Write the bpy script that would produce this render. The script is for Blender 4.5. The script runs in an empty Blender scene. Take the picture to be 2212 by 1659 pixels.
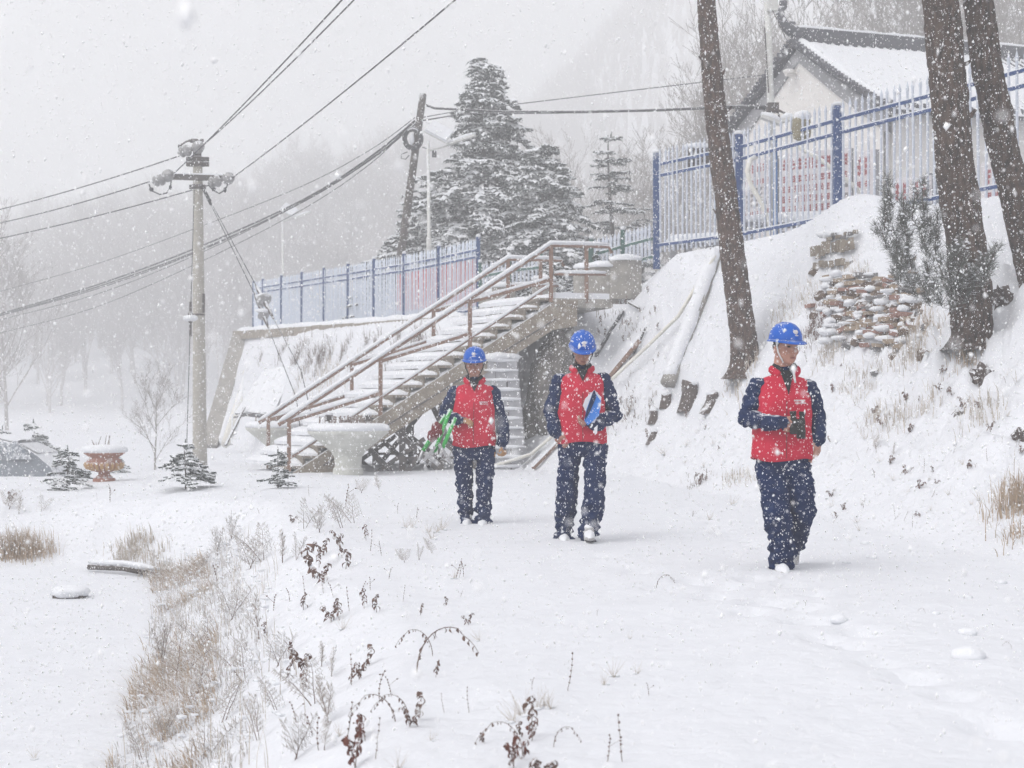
import bpy, bmesh, math, random
import numpy as np
from mathutils import Vector, Matrix, noise as mnoise
R = math.radians
random.seed(7); RNG = np.random.default_rng(7)
sc = bpy.context.scene
COL = sc.collection
# ------------------------------------------------------------------ camera
F, U0, V0, HOR, CZ = 3200.0, 1106.0, 829.5, 871.0, 1.19     # photo measured on a 2212 x 1659 grid
cam_d = bpy.data.cameras.new('camera'); cam = bpy.data.objects.new('camera', cam_d); COL.objects.link(cam)
PITCH = math.atan((HOR - V0) / F)
cam.location = (0, 0, CZ); cam.rotation_euler = (R(90) + PITCH, 0, 0)
cam_d.sensor_width = 36.0; cam_d.lens = 36.0 * F / 2212.0
cam_d.clip_start = 0.05; cam_d.clip_end = 2000
cam_d.dof.use_dof = True; cam_d.dof.focus_distance = 12.0; cam_d.dof.aperture_fstop = 5.0
sc.camera = cam
# ------------------------------------------------------------------ overcast sky and soft sun
SUN_EL, SUN_AZ = R(52), R(235)
w = bpy.data.worlds.new('World'); sc.world = w; w.use_nodes = True
nt = w.node_tree; nt.nodes.clear()
o_ = nt.nodes.new('ShaderNodeOutputWorld'); bg = nt.nodes.new('ShaderNodeBackground')
sky = nt.nodes.new('ShaderNodeTexSky'); sky.sky_type = 'NISHITA'; sky.sun_disc = False
sky.sun_elevation = SUN_EL; sky.sun_rotation = SUN_AZ; sky.air_density = 1.0; sky.dust_density = 4.0
hs = nt.nodes.new('ShaderNodeHueSaturation'); hs.inputs['Saturation'].default_value = 0.16   # cloud deck: grey light
nt.links.new(sky.outputs[0], hs.inputs['Color']); nt.links.new(hs.outputs[0], bg.inputs[0])
bg.inputs[1].default_value = 0.13
nt.links.new(bg.outputs[0], o_.inputs[0])
sl = bpy.data.lights.new('sun', 'SUN'); sl.energy = 1.0; sl.angle = R(40); sl.color = (1.0, 0.97, 0.94)
sun = bpy.data.objects.new('sun', sl); COL.objects.link(sun)
sun.rotation_euler = (R(90) - SUN_EL, 0, math.pi - SUN_AZ)
sc.view_settings.view_transform = 'Standard'; sc.view_settings.look = 'None'
sc.view_settings.gamma = 1.0; sc.view_settings.use_curve_mapping = False
sc.view_settings.exposure = 0.94
sc.render.engine = 'CYCLES'
cy = sc.cycles
cy.use_denoising = True
cy.max_bounces = 8; cy.diffuse_bounces = 4; cy.glossy_bounces = 2; cy.transmission_bounces = 2
cy.volume_bounces = 3; cy.transparent_max_bounces = 4
cy.caustics_reflective = False; cy.caustics_refractive = False
cy.use_adaptive_sampling = True; cy.adaptive_threshold = 0.02

# ------------------------------------------------------------------ pixel <-> place
def P(u, v, Y):
    """world point on the ray through photo pixel (u, v) at depth Y"""
    a = PITCH; dx = (u - U0) / F; dz = (V0 - v) / F
    dy = math.cos(a) - dz * math.sin(a); dzz = math.sin(a) + dz * math.cos(a)
    k = Y / dy
    return Vector((dx * k, Y, CZ + dzz * k))

def fbm(x, y, seed=0, octaves=4, lac=2.1, gain=0.5):
    """numpy 2-D gradient-ish value noise, about -1..1"""
    x = np.asarray(x, float); y = np.asarray(y, float)
    tot = np.zeros(np.broadcast(x, y).shape); amp = 1.0; norm = 0
    def hsh(i, j, s):
        n = (i * 374761393 + j * 668265263 + s * 974634777) & 0xffffffff
        n = ((n ^ (n >> 13)) * 1274126177) & 0xffffffff
        return ((n ^ (n >> 16)) & 0xffff) / 32767.5 - 1.0
    for o in range(octaves):
        xi = np.floor(x).astype(np.int64); yi = np.floor(y).astype(np.int64)
        fx = x - xi; fy = y - yi
        fx = fx * fx * fx * (fx * (fx * 6 - 15) + 10); fy = fy * fy * fy * (fy * (fy * 6 - 15) + 10)
        s = seed * 31 + o
        a = hsh(xi, yi, s); b = hsh(xi + 1, yi, s); c = hsh(xi, yi + 1, s); d = hsh(xi + 1, yi + 1, s)
        tot = tot + amp * (a + (b - a) * fx + (c - a) * fy + (a - b - c + d) * fx * fy)
        norm += amp; amp *= gain; x = x * lac + 17.3; y = y * lac + 9.1
    return tot / norm

def sstep(a, b, x):
    t = np.clip((x - a) / (b - a), 0, 1); return t * t * (3 - 2 * t)

# ------------------------------------------------------------------ terrain height
TOE = np.array([(-16, 90), (-12.5, 62), (-10.1, 48.6), (-5.6, 38.5), (-2.5, 32.0), (-1.0, 29.2), (0.15, 26.2), (2.0, 23.6), (3.2, 16.6), (3.75, 10.6), (4.3, 5), (4.8, -10)], float)
CREST = np.array([(-12.5, 90), (-11.2, 62), (-9.7, 52.0), (-5.2, 42.0), (-1.35, 33.6), (-0.2, 30.4), (1.2, 28.7), (2.5, 28.8), (3.77, 26.5), (5.0, 24.2), (6.27, 21.9), (7.55, 19.6), (10, 15), (12.6, 10.3), (15.6, 4.8), (19.6, -10)], float)
LOW = np.array([(-1.3, -10), (-1.45, 3.5), (-1.95, 7.9), (-2.65, 11.5), (-3.4, 15), (-3.95, 17.0), (-5.2, 18.2), (-12, 18.6), (-60, 20)], float)
def pdist(px, py, L):
    d = np.full(px.shape, 1e9)
    for (ax, ay), (bx, by) in zip(L[:-1], L[1:]):
        vx, vy = bx - ax, by - ay; t = np.clip(((px - ax) * vx + (py - ay) * vy) / (vx * vx + vy * vy), 0, 1)
        d = np.minimum(d, np.hypot(px - ax - t * vx, py - ay - t * vy))
    return d
def inside(px, py, poly):
    r = np.zeros(px.shape, bool); n = len(poly)
    for i in range(n):
        (ax, ay), (bx, by) = poly[i], poly[(i + 1) % n]
        c = ((ay > py) != (by > py)) & (px < (bx - ax) * (py - ay) / (by - ay + 1e-12) + ax)
        r ^= c
    return r
HILLPOLY = np.vstack([TOE, [(400, -10), (400, 90)]])
CRPOLY = np.vstack([CREST, [(400, -10), (400, 90)]])
LOWPOLY = np.vstack([LOW, [(-400, 20), (-400, -10)]])
DENTS = []   # (x, y, depth, radius) filled below: footprints
def Hn(x, y):
    x = np.asarray(x, float); y = np.asarray(y, float); x, y = np.broadcast_arrays(x, y)
    up = -0.22 * sstep(-3.2, -8, x) * sstep(8, 20, y) + 0.035 * fbm(x * .45, y * .45, 1) + 0.014 * fbm(x * 2.2, y * 2.2, 2, 3)
    # rough hummocks on the left shelf
    up = up + 0.09 * sstep(-2.0, -4.5, x) * sstep(16.5, 18.5, y) * sstep(25, 20, y) * fbm(x * 1.1, y * 1.3, 5, 3)
    up = up - 0.75 * sstep(-8.3, -10.2, x) * sstep(28.5, 31.5, y) * sstep(47, 40, y)
    dl = pdist(x, y, LOW); dl = np.where(inside(x, y, LOWPOLY), -dl, dl)
    wid = 1.35 + .25 * fbm(x * .8, y * .8, 3, 2)
    low = -0.8 + 0.012 * fbm(x * .5, y * .5, 4)
    t = sstep(-0.15, 1, dl / wid)
    z = low + (up - low) * t + 0.06 * t * (1 - t) * 4 * fbm(x * 1.7, y * 1.7, 6, 3)
    st = pdist(x, y, TOE); ins = inside(x, y, HILLPOLY); st = np.where(ins, st, -st)
    sc_ = pdist(x, y, CREST); sc_ = np.where(inside(x, y, CRPOLY), sc_, -sc_)
    zt = np.interp(x, [-9.8, -5, -.8, 2.3, 3.1, 5, 12], [3.62, 3.38, 3.12, 3.12, 4.0, 4.08, 4.25])
    zt = zt + 0.42 * np.exp(-(((x - 5.55) / .8) ** 2 + ((y - 23.6) / 1.1) ** 2))
    tt = np.clip(st / np.maximum(st - np.minimum(sc_, 0), 1e-6), 0, 1); tt = np.where(sc_ >= 0, 1, tt); tt = np.where(ins, tt, 0)
    sh = tt + 0.10 * np.sin(tt * 2 * np.pi) * -0.6
    bump = np.sin(np.clip(tt, 0, 1) * np.pi)
    z = z + (zt - z) * sh + bump * (0.20 * fbm(x * .9, y * .9, 8, 3) + 0.32 * fbm(x * 2.8, y * 2.8, 9, 4) + .10 * fbm(x * 8, y * 8, 14, 2))
    z = z + 0.05 * sstep(-.9, .2, st) * (st < .3) * np.maximum(fbm(x * 3, y * 3, 10, 3), 0)
    # far wooded hillside and the mountain behind
    hl = sstep(95, 235, y) * (np.interp(x / np.maximum(y, 1), [-.5, -.36, -.24, -.15, -.08, .0, .1, .35], [13, 15, 21, 25, 29, 24, 20, 30]))
    mt = sstep(215, 325, y) * 1.2 * np.interp(x / np.maximum(y, 1), [-.5, -.2, -.08, 0.02, .12, .24, .5], [2, 4, 12, 34, 62, 76, 70])
    z = z + hl + mt * (1 + .12 * fbm(x * .03, y * .03, 12))
    for (dx, dy, dp, rr) in DENTS:
        z = z - dp * np.exp(-(((x - dx) ** 2 + (y - dy) ** 2) / rr ** 2))
    return z
def H(x, y): return float(Hn(np.array([x]), np.array([y]))[0])
def G(u, v, far=60.0):
    """where the ray through photo pixel (u, v) meets the ground"""
    a = P(u, v, 1.0); d = a - cam.location
    ys = np.geomspace(2.0, far, 420); xs = d.x * ys; zs = CZ + d.z * ys
    dz = zs - Hn(xs, ys); k = np.argmax(dz < 0)
    if dz[k] >= 0: k = len(ys) - 1
    y0, y1 = ys[max(k - 1, 0)], ys[k]; f0, f1 = dz[max(k - 1, 0)], dz[k]
    t = f0 / (f0 - f1 + 1e-9); y = y0 + (y1 - y0) * min(max(t, 0), 1); x = d.x * y
    return Vector((x, y, H(x, y)))

# ------------------------------------------------------------------ materials
MATS = {}
def mat(name, base, base2=None, nscale=6.0, rough=0.85, metal=0.0, snow=0.0, snow_lo=0.35, bump=0.0, bscale=30.0, flecks=0.0, fscale=60.0, stretch=(1, 1, 1), spec=0.3, obj_coords=False, bdist=.02):
    if name in MATS: return MATS[name]
    m = bpy.data.materials.new(name); m.use_nodes = True; t = m.node_tree; N = t.nodes.new; L = t.links.new
    b = t.nodes['Principled BSDF']; b.inputs['Roughness'].default_value = rough; b.inputs['Metallic'].default_value = metal
    b.inputs['Specular IOR Level'].default_value = spec
    g = N('ShaderNodeNewGeometry'); tc = N('ShaderNodeTexCoord')
    mp = N('ShaderNodeMapping'); mp.inputs['Scale'].default_value = stretch
    L(tc.outputs['Object'] if obj_coords else g.outputs['Position'], mp.inputs['Vector']); vec = mp.outputs[0]
    n1 = N('ShaderNodeTexNoise'); n1.inputs['Scale'].default_value = nscale; n1.inputs['Detail'].default_value = 6; n1.inputs['Roughness'].default_value = .62
    L(vec, n1.inputs['Vector'])
    mx = N('ShaderNodeMix'); mx.data_type = 'RGBA'
    mx.inputs[6].default_value = (*base, 1); mx.inputs[7].default_value = (*(base2 or [c * .72 for c in base]), 1)
    mr = N('ShaderNodeMapRange'); mr.inputs[1].default_value = .35; mr.inputs[2].default_value = .65
    L(n1.outputs[0], mr.inputs[0]); L(mr.outputs[0], mx.inputs[0]); col = mx.outputs[2]
    def white(fac, c=(.72, .73, .76)):
        nonlocal col
        q = N('ShaderNodeMix'); q.data_type = 'RGBA'; L(col, q.inputs[6]); q.inputs[7].default_value = (*c, 1); L(fac, q.inputs[0]); col = q.outputs[2]
    if flecks > 0:   # settled flakes clinging to the surface
        vo = N('ShaderNodeTexVoronoi'); vo.inputs['Scale'].default_value = fscale; vo.inputs['Randomness'].default_value = 1; L(g.outputs['Position'] if not obj_coords else tc.outputs['Object'], vo.inputs['Vector'])
        se = N('ShaderNodeSeparateColor'); L(vo.outputs['Color'], se.inputs[0])
        th = N('ShaderNodeMath'); th.operation = 'MULTIPLY'; L(se.outputs[0], th.inputs[0]); th.inputs[1].default_value = flecks
        lt = N('ShaderNodeMath'); lt.operation = 'LESS_THAN'; L(vo.outputs['Distance'], lt.inputs[0]); L(th.outputs[0], lt.inputs[1])
        white(lt.outputs[0])
    if snow > 0:
        sp = N('ShaderNodeSeparateXYZ'); L(g.outputs['Normal'], sp.inputs[0])
        n2 = N('ShaderNodeTexNoise'); n2.inputs['Scale'].default_value = 14; n2.inputs['Detail'].default_value = 5; L(g.outputs['Position'], n2.inputs['Vector'])
        ad = N('ShaderNodeMath'); ad.operation = 'MULTIPLY_ADD'; ad.inputs[1].default_value = .9; ad.inputs[2].default_value = -.45; L(n2.outputs[0], ad.inputs[0])
        a2 = N('ShaderNodeMath'); a2.operation = 'ADD'; L(sp.outputs[2], a2.inputs[0]); L(ad.outputs[0], a2.inputs[1])
        r2 = N('ShaderNodeMapRange'); r2.interpolation_type = 'SMOOTHSTEP'; r2.inputs[1].default_value = snow_lo; r2.inputs[2].default_value = snow_lo + .22; r2.inputs[4].default_value = snow; L(a2.outputs[0], r2.inputs[0])
        white(r2.outputs[0])
    L(col, b.inputs['Base Color'])
    if bump > 0:
        n3 = N('ShaderNodeTexNoise'); n3.inputs['Scale'].default_value = bscale; n3.inputs['Detail'].default_value = 6; L(vec, n3.inputs['Vector'])
        bp = N('ShaderNodeBump'); bp.inputs['Strength'].default_value = min(bump, 1); bp.inputs['Distance'].default_value = bdist; L(n3.outputs[0], bp.inputs['Height']); L(bp.outputs[0], b.inputs['Normal'])
    MATS[name] = m; return m
mat('snow', (.665, .675, .71), (.635, .645, .68), nscale=3, rough=.9, bump=.42, bscale=9, spec=.15, bdist=.05)
mat('snow_cap', (.71, .72, .75), (.68, .69, .72), nscale=9, rough=.9, bump=.35, bscale=45, spec=.15)
mat('flake', (.88, .88, .90), (.85, .85, .87), rough=.9, spec=.1)
def make_translucent(m):      # ice crystals pass light on as much as they reflect it
    t = m.node_tree; b = t.nodes['Principled BSDF']; out = t.nodes['Material Output']; d = t.nodes.new('ShaderNodeBsdfDiffuse'); tr = t.nodes.new('ShaderNodeBsdfTranslucent'); ad = t.nodes.new('ShaderNodeMixShader')
    d.inputs[0].default_value = (.97, .97, .98, 1); tr.inputs[0].default_value = (.97, .97, .98, 1); ad.inputs[0].default_value = .06
    t.links.new(d.outputs[0], ad.inputs[1]); t.links.new(tr.outputs[0], ad.inputs[2]); t.links.new(ad.outputs[0], out.inputs[0])
make_translucent(MATS['flake'])
mat('concrete', (.34, .32, .29), (.25, .235, .215), nscale=5, rough=.9, snow=.9, snow_lo=.45, bump=.4, bscale=40)
mat('pole_concrete', (.42, .395, .35), (.35, .33, .295), nscale=9, rough=.9, snow=.5, snow_lo=.5, bump=.3, bscale=60, flecks=.25, fscale=30)
mat('concrete_bare', (.33, .31, .285), (.25, .235, .215), nscale=5, rough=.9, snow=.9, snow_lo=.98, bump=.4, bscale=40)
mat('rust', (.27, .165, .12), (.18, .115, .09), nscale=14, rough=.85, snow=.95, snow_lo=.35, bump=.3, bscale=70)
mat('dark_steel', (.075, .072, .075), (.12, .10, .09), nscale=12, rough=.7, snow=.9, snow_lo=.4)
mat('stringer', (.30, .26, .21), (.20, .17, .14), nscale=7, rough=.9, snow=.8, snow_lo=.5, bump=.4, bscale=30)
mat('blue_paint', (.010, .046, .165), (.015, .058, .19), nscale=20, rough=.5, snow=.95, snow_lo=.4, flecks=.18, fscale=55)
mat('pale_blue_paint', (.055, .17, .42), (.07, .20, .45), nscale=20, rough=.5, snow=.9, snow_lo=.4)
mat('green_paint', (.035, .10, .085), (.05, .13, .11), nscale=20, rough=.5, snow=.95, snow_lo=.35)
mat('picket_white', (.47, .50, .58), (.58, .61, .68), nscale=25, rough=.6, snow=.95, snow_lo=.3)
mat('picket_frost', (.58, .64, .75), (.68, .72, .79), nscale=8, rough=.6, snow=.95, snow_lo=.3)
mat('wire', (.06, .06, .065), rough=.6, snow=.85, snow_lo=.75)
mat('porcelain', (.24, .235, .24), (.33, .325, .33), nscale=20, rough=.35, snow=.9, snow_lo=.62, spec=.5)
mat('dark_wood', (.06, .05, .045), (.10, .085, .075), nscale=14, rough=.9, snow=.8, snow_lo=.55, bump=.5, bscale=40, stretch=(1, 1, .2), flecks=.2, fscale=40)
mat('lamp_white', (.62, .62, .60), (.52, .52, .50), nscale=9, rough=.5, snow=.9, snow_lo=.45)
mat('panel_dark', (.10, .11, .13), rough=.4, snow=.9, snow_lo=.2)
mat('planter_white', (.62, .62, .58), (.52, .52, .48), nscale=5, rough=.85, snow=.6, snow_lo=.55, bump=.2, bscale=50)
mat('terracotta', (.36, .17, .12), (.27, .12, .085), nscale=9, rough=.8, snow=.8, snow_lo=.6)
mat('ochre', (.46, .29, .13), (.36, .21, .10), nscale=14, rough=.8, snow=.6, snow_lo=.6)
mat('plaster', (.72, .70, .68), (.66, .64, .62), nscale=2.5, rough=.9, snow=.5, snow_lo=.6)
mat('grey_trim', (.30, .30, .315), (.25, .25, .265), nscale=3, rough=.85, snow=.8, snow_lo=.5)
mat('tile_dark', (.075, .078, .09), (.11, .11, .125), nscale=9, rough=.8, snow=.95, snow_lo=.45)
mat('banner_red', (.62, .07, .06), (.55, .06, .05), nscale=4, rough=.7, snow=.3, snow_lo=.6)
mat('sign_white', (.66, .63, .64), (.60, .57, .58), nscale=4, rough=.6)
mat('sign_red', (.38, .12, .13), (.32, .09, .10), nscale=30, rough=.6)
mat('sign_grey', (.30, .28, .29), (.22, .2, .2), nscale=30, rough=.6)
mat('bark', (.115, .078, .06), (.022, .017, .015), nscale=22, rough=.95, bump=1, bscale=40, bdist=.05, stretch=(1, 1, .32), flecks=.17, fscale=55, snow=.8, snow_lo=.72)
mat('bark_warm', (.135, .085, .065), (.028, .021, .018), nscale=22, rough=.95, bump=1, bscale=40, bdist=.05, stretch=(1, 1, .32), flecks=.17, fscale=55, snow=.8, snow_lo=.72)
mat('spruce', (.05, .062, .056), (.078, .088, .08), nscale=5, rough=.9, snow=1, snow_lo=.10)
mat('spruce_young', (.035, .052, .046), (.06, .075, .065), nscale=9, rough=.9, snow=1, snow_lo=.42)
mat('pine_needle', (.085, .092, .08), (.15, .155, .14), nscale=7, rough=.8, snow=.9, snow_lo=.4)
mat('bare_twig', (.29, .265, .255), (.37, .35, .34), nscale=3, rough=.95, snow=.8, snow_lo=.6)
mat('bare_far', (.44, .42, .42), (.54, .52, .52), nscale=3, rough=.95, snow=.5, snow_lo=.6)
mat('straw', (.48, .38, .285), (.38, .29, .215), nscale=2.2, rough=.9, snow=.8, snow_lo=.4)
mat('straw_pale', (.50, .45, .39), (.42, .36, .30), nscale=3, rough=.9, snow=.85, snow_lo=.45)
mat('weed_stem', (.16, .12, .105), (.24, .19, .165), nscale=14, rough=.9, snow=.8, snow_lo=.6)
mat('dead_leaf', (.115, .075, .065), (.19, .12, .095), nscale=24, rough=.9, snow=.95, snow_lo=.55)
mat('dead_leaf_red', (.17, .065, .05), (.11, .055, .045), nscale=24, rough=.9, snow=.95, snow_lo=.6)
mat('frosted_weed', (.36, .32, .29), (.50, .47, .45), nscale=12, rough=.95, snow=.9, snow_lo=.3)
mat('brick_tan', (.36, .29, .22), (.28, .21, .155), nscale=14, rough=.95, snow=.95, snow_lo=.45, bump=.5, bscale=50)
mat('brick_red', (.33, .20, .165), (.26, .15, .125), nscale=14, rough=.95, snow=.95, snow_lo=.45, bump=.5, bscale=50)
mat('brick_grey', (.16, .155, .16), (.22, .215, .215), nscale=14, rough=.95, snow=.95, snow_lo=.45, bump=.5, bscale=50)
mat('soil', (.16, .115, .085), (.09, .066, .052), nscale=16, rough=.95, snow=.95, snow_lo=.55, bump=.8, bscale=40)
mat('stump', (.12, .095, .085), (.07, .055, .05), nscale=16, rough=.95, snow=.95, snow_lo=.45, bump=.6, bscale=40)
mat('rock', (.19, .175, .16), (.10, .092, .085), nscale=6, rough=.95, snow=.9, snow_lo=.62, bump=.8, bscale=24, flecks=.3, fscale=18)
mat('pvc', (.70, .68, .62), (.64, .62, .57), nscale=8, rough=.5, snow=.9, snow_lo=.55)
mat('car_paint', (.17, .19, .22), (.20, .22, .25), nscale=3, rough=.4, snow=.85, snow_lo=.3)
mat('car_glass', (.10, .12, .15), (.16, .18, .21), nscale=3, rough=.2, snow=.6, snow_lo=.3, flecks=.4, fscale=25)
mat('rubber', (.025, .025, .025), rough=.8, snow=.6, snow_lo=.6)
mat('shingle', (.30, .30, .32), (.40, .40, .42), nscale=8, rough=.9, snow=.95, snow_lo=.5)
mat('vest_red', (.52, .022, .055), (.45, .018, .045), nscale=7, rough=.75, snow=.7, snow_lo=.88, bump=.35, bscale=18, flecks=.13, fscale=48, spec=.08)
mat('navy', (.010, .021, .066), (.015, .03, .088), nscale=9, rough=.85, snow=.8, snow_lo=.82, bump=.5, bscale=26, flecks=.16, fscale=55, spec=.06)
mat('navy_trousers', (.007, .017, .062), (.011, .026, .085), nscale=9, rough=.85, snow=.8, snow_lo=.82, bump=.5, bscale=26, flecks=.17, fscale=55, spec=.06)
mat('dark_cloth', (.012, .012, .016), (.02, .02, .026), nscale=20, rough=.9, flecks=.16, fscale=50)
mat('skin', (.46, .25, .19), (.40, .21, .16), nscale=20, rough=.6)
mat('skin_dark', (.38, .20, .155), (.33, .17, .13), nscale=20, rough=.6)
mat('hair', (.02, .018, .018), rough=.8)
mat('lip', (.26, .10, .085), rough=.6)
mat('eye', (.02, .018, .018), rough=.3)
mat('helmet_blue', (.002, .085, .42), (.004, .095, .46), nscale=12, rough=.35, snow=.35, snow_lo=.86, flecks=.12, fscale=34, spec=.25)
mat('print_white', (.70, .66, .68), rough=.7)
mat('strap_white', (.72, .72, .72), rough=.7)
mat('glove_tan', (.42, .25, .13), (.36, .2, .1), nscale=20, rough=.8)
mat('boot', (.55, .55, .56), (.35, .34, .34), nscale=8, rough=.8, snow=1, snow_lo=.1)
mat('black_rubber', (.014, .014, .015), (.02, .02, .022), nscale=30, rough=.5, flecks=.13, fscale=50)
mat('lens', (.03, .03, .05), rough=.1, spec=.8)
mat('green_pole', (.05, .38, .08), (.08, .44, .12), nscale=14, rough=.5, snow=.7, snow_lo=.6, flecks=.2, fscale=40)
mat('aluminium', (.42, .42, .43), (.34, .34, .35), nscale=14, rough=.4, metal=.4, snow=.8, snow_lo=.55)
mat('maroon', (.16, .025, .03), (.12, .02, .025), nscale=14, rough=.7, flecks=.25, fscale=40)
mat('folder_blue', (.035, .19, .62), (.05, .22, .66), nscale=9, rough=.4, flecks=.1, fscale=40)
mat('paper', (.72, .72, .76), (.68, .68, .72), nscale=9, rough=.8)
mat('khaki_bag', (.28, .25, .17), (.20, .18, .12), nscale=9, rough=.9, snow=.95, snow_lo=.4)

# ------------------------------------------------------------------ mesh builder
class MB:
    def __init__(s): s.v = []; s.f = []; s.m = []; s.cur = 0
    def add(s, vs, fs):
        k = len(s.v); s.v += [tuple(p) for p in vs]; s.f += [tuple(i + k for i in f) for f in fs]; s.m += [s.cur] * len(fs); return k
    def box(s, c, size, rot=None, bev=0):
        hx, hy, hz = size[0] / 2, size[1] / 2, size[2] / 2
        pts = [Vector((x * hx, y * hy, z * hz)) for x in (-1, 1) for y in (-1, 1) for z in (-1, 1)]
        if rot is not None: pts = [rot @ p for p in pts]
        c = Vector(c)
        s.add([p + c for p in pts], [(0, 1, 3, 2), (4, 6, 7, 5), (0, 4, 5, 1), (2, 3, 7, 6), (0, 2, 6, 4), (1, 5, 7, 3)]); return s
    def beam(s, a, b, w, h, up=(0, 0, 1)):
        a = Vector(a); b = Vector(b); d = (b - a); L = d.length; d.normalize(); u = Vector(up)
        sd = d.cross(u)
        if sd.length < 1e-4: sd = d.cross(Vector((0, 1, 0)))
        sd.normalize(); u = sd.cross(d).normalized()
        rot = Matrix((sd, d, u)).transposed()
        s.box((a + b) / 2, (w, L, h), rot); return s
    def tube(s, pts, r, n=6, cap=True):
        pts = [Vector(p) for p in pts]; m = len(pts)
        rs = r if hasattr(r, '__len__') else [r] * m
        k = len(s.v); ref = None; vs = []
        for i, p in enumerate(pts):
            d = pts[min(i + 1, m - 1)] - pts[max(i - 1, 0)]
            if d.length < 1e-9: d = Vector((0, 0, 1))
            d.normalize()
            if ref is None: ref = Vector((0, 0, 1)) if abs(d.z) < .9 else Vector((1, 0, 0))
            a = d.cross(ref)
            if a.length < 1e-5: a = d.orthogonal()
            a.normalize(); b = a.cross(d).normalized(); ref = b
            for j in range(n):
                an = 2 * math.pi * j / n
                rr = rs[i]
                ra, rb = (rr if not hasattr(rr, '__len__') else rr[0]), (rr if not hasattr(rr, '__len__') else rr[1])
                vs.append(p + a * math.cos(an) * ra + b * math.sin(an) * rb)
        fs = [(i * n + j, i * n + (j + 1) % n, (i + 1) * n + (j + 1) % n, (i + 1) * n + j) for i in range(m - 1) for j in range(n)]
        if cap: fs += [tuple(reversed(range(n))), tuple((m - 1) * n + j for j in range(n))]
        s.add(vs, fs); return s
    def lathe(s, prof, n=24, c=(0, 0, 0), wob=0):
        c = Vector(c); vs = []; m = len(prof)
        for r, z in prof:
            for j in range(n):
                a = 2 * math.pi * j / n; q = r * (1 + wob * mnoise.noise((math.cos(a) * 2, math.sin(a) * 2, z * 4)))
                vs.append(c + Vector((q * math.cos(a), q * math.sin(a), z)))
        fs = [(i * n + j, i * n + (j + 1) % n, (i + 1) * n + (j + 1) % n, (i + 1) * n + j) for i in range(m - 1) for j in range(n)]
        fs += [tuple(reversed(range(n))), tuple((m - 1) * n + j for j in range(n))]
        s.add(vs, fs); return s
    def blob(s, c, r, sub=2, amp=.15, freq=2.0, seed=0, flat=None, rot=None):
        V, Fc = ICO[sub]; c = Vector(c); r = r if hasattr(r, '__len__') else (r, r, r); vs = []
        for p in V:
            k = 1 + amp * mnoise.noise((p[0] * freq + seed * 3.7, p[1] * freq - seed * 1.3, p[2] * freq + seed)) if amp else 1
            q = Vector((p[0] * r[0] * k, p[1] * r[1] * k, p[2] * r[2] * k))
            if flat is not None and q.z < flat * r[2]: q.z = flat * r[2]
            if rot is not None: q = rot @ q
            vs.append(q + c)
        s.add(vs, Fc); return s
    def mesh(s, name):
        me = bpy.data.meshes.new(name); me.from_pydata(s.v, [], s.f); me.update(); return me
def ico(sub):
    bm = bmesh.new(); bmesh.ops.create_icosphere(bm, subdivisions=sub, radius=1)
    V = [tuple(v.co) for v in bm.verts]; Fc = [tuple(v.index for v in f.verts) for f in bm.faces]; bm.free(); return V, Fc
ICO = {i: ico(i) for i in (1, 2, 3, 4)}

def tag(o, label=None, cat=None, group=None, kind=None):
    if label: o['label'] = label
    if cat: o['category'] = cat
    if group: o['group'] = group
    if kind or cat: o['kind'] = kind or 'thing'
    return o
def obj(name, data, m, parent=None, smooth=False, local=False):
    """one mesh object; with a parent its mesh is in world coordinates unless local"""
    me = data.mesh(name) if isinstance(data, MB) else data
    ms = m if isinstance(m, (list, tuple)) else [m]
    if not me.materials:
        for k in ms: me.materials.append(MATS[k] if isinstance(k, str) else k)
        if isinstance(data, MB) and len(ms) > 1: me.polygons.foreach_set('material_index', data.m)
        if smooth: me.polygons.foreach_set('use_smooth', [True] * len(me.polygons))
    o = bpy.data.objects.new(name, me); COL.objects.link(o)
    if parent is not None:
        o.parent = parent
        if not local:
            p = parent; off = Vector((0, 0, 0))
            while p is not None: off += p.location; p = p.parent
            o.location = -off
    return o
def empty(name, loc, label=None, cat=None, group=None, rz=0):
    o = bpy.data.objects.new(name, None); COL.objects.link(o); o.location = loc; o.rotation_euler = (0, 0, rz); o.empty_display_size = .2
    return tag(o, label, cat, group, 'thing')
def piece(name, me, parent, loc, rot=(0, 0, 0), scale=(1, 1, 1)):
    """a repeat of a shared mesh as a part, placed in world coordinates (parent unrotated)"""
    o = bpy.data.objects.new(name, me); COL.objects.link(o); o.parent = parent
    p = parent; off = Vector((0, 0, 0))
    while p is not None: off += p.location; p = p.parent
    o.location = Vector(loc) - off; o.rotation_euler = rot; o.scale = scale; return o
def withmat(me, *names):
    for k in names: me.materials.append(MATS[k])
    return me
def copy_tree(o, parent=None, loc=None, rz=None, sc_=None, label=None):
    c = o.copy(); COL.objects.link(c); c.parent = parent
    if loc is not None: c.location = loc
    if rz is not None: c.rotation_euler.z = rz
    if sc_ is not None: c.scale = (sc_,) * 3
    if label: c['label'] = label
    for ch in list(o.children): copy_tree(ch, c)
    return c
def cap_tube(mb, pts, r, lift):
    """ridge of settled snow along a bar: flattened tube lifted onto its top"""
    q = []
    pts = [Vector(p) for p in pts]
    for a, b in zip(pts[:-1], pts[1:]):
        k = max(2, int((b - a).length / .22))
        q += [a.lerp(b, i / k) for i in range(k)]
    q.append(pts[-1])
    rs = [(r * (1 + .22 * mnoise.noise((p.x * 4, p.y * 4, p.z * 4))), r * (.8 + .3 * mnoise.noise((p.x * 5 + 9, p.y * 5, p.z * 5)))) for p in q]
    rs[0] = (r * .4, r * .4); rs[-1] = (r * .4, r * .4)
    mb.tube([p + Vector((0, 0, lift)) for p in q], rs, 8)
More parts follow.
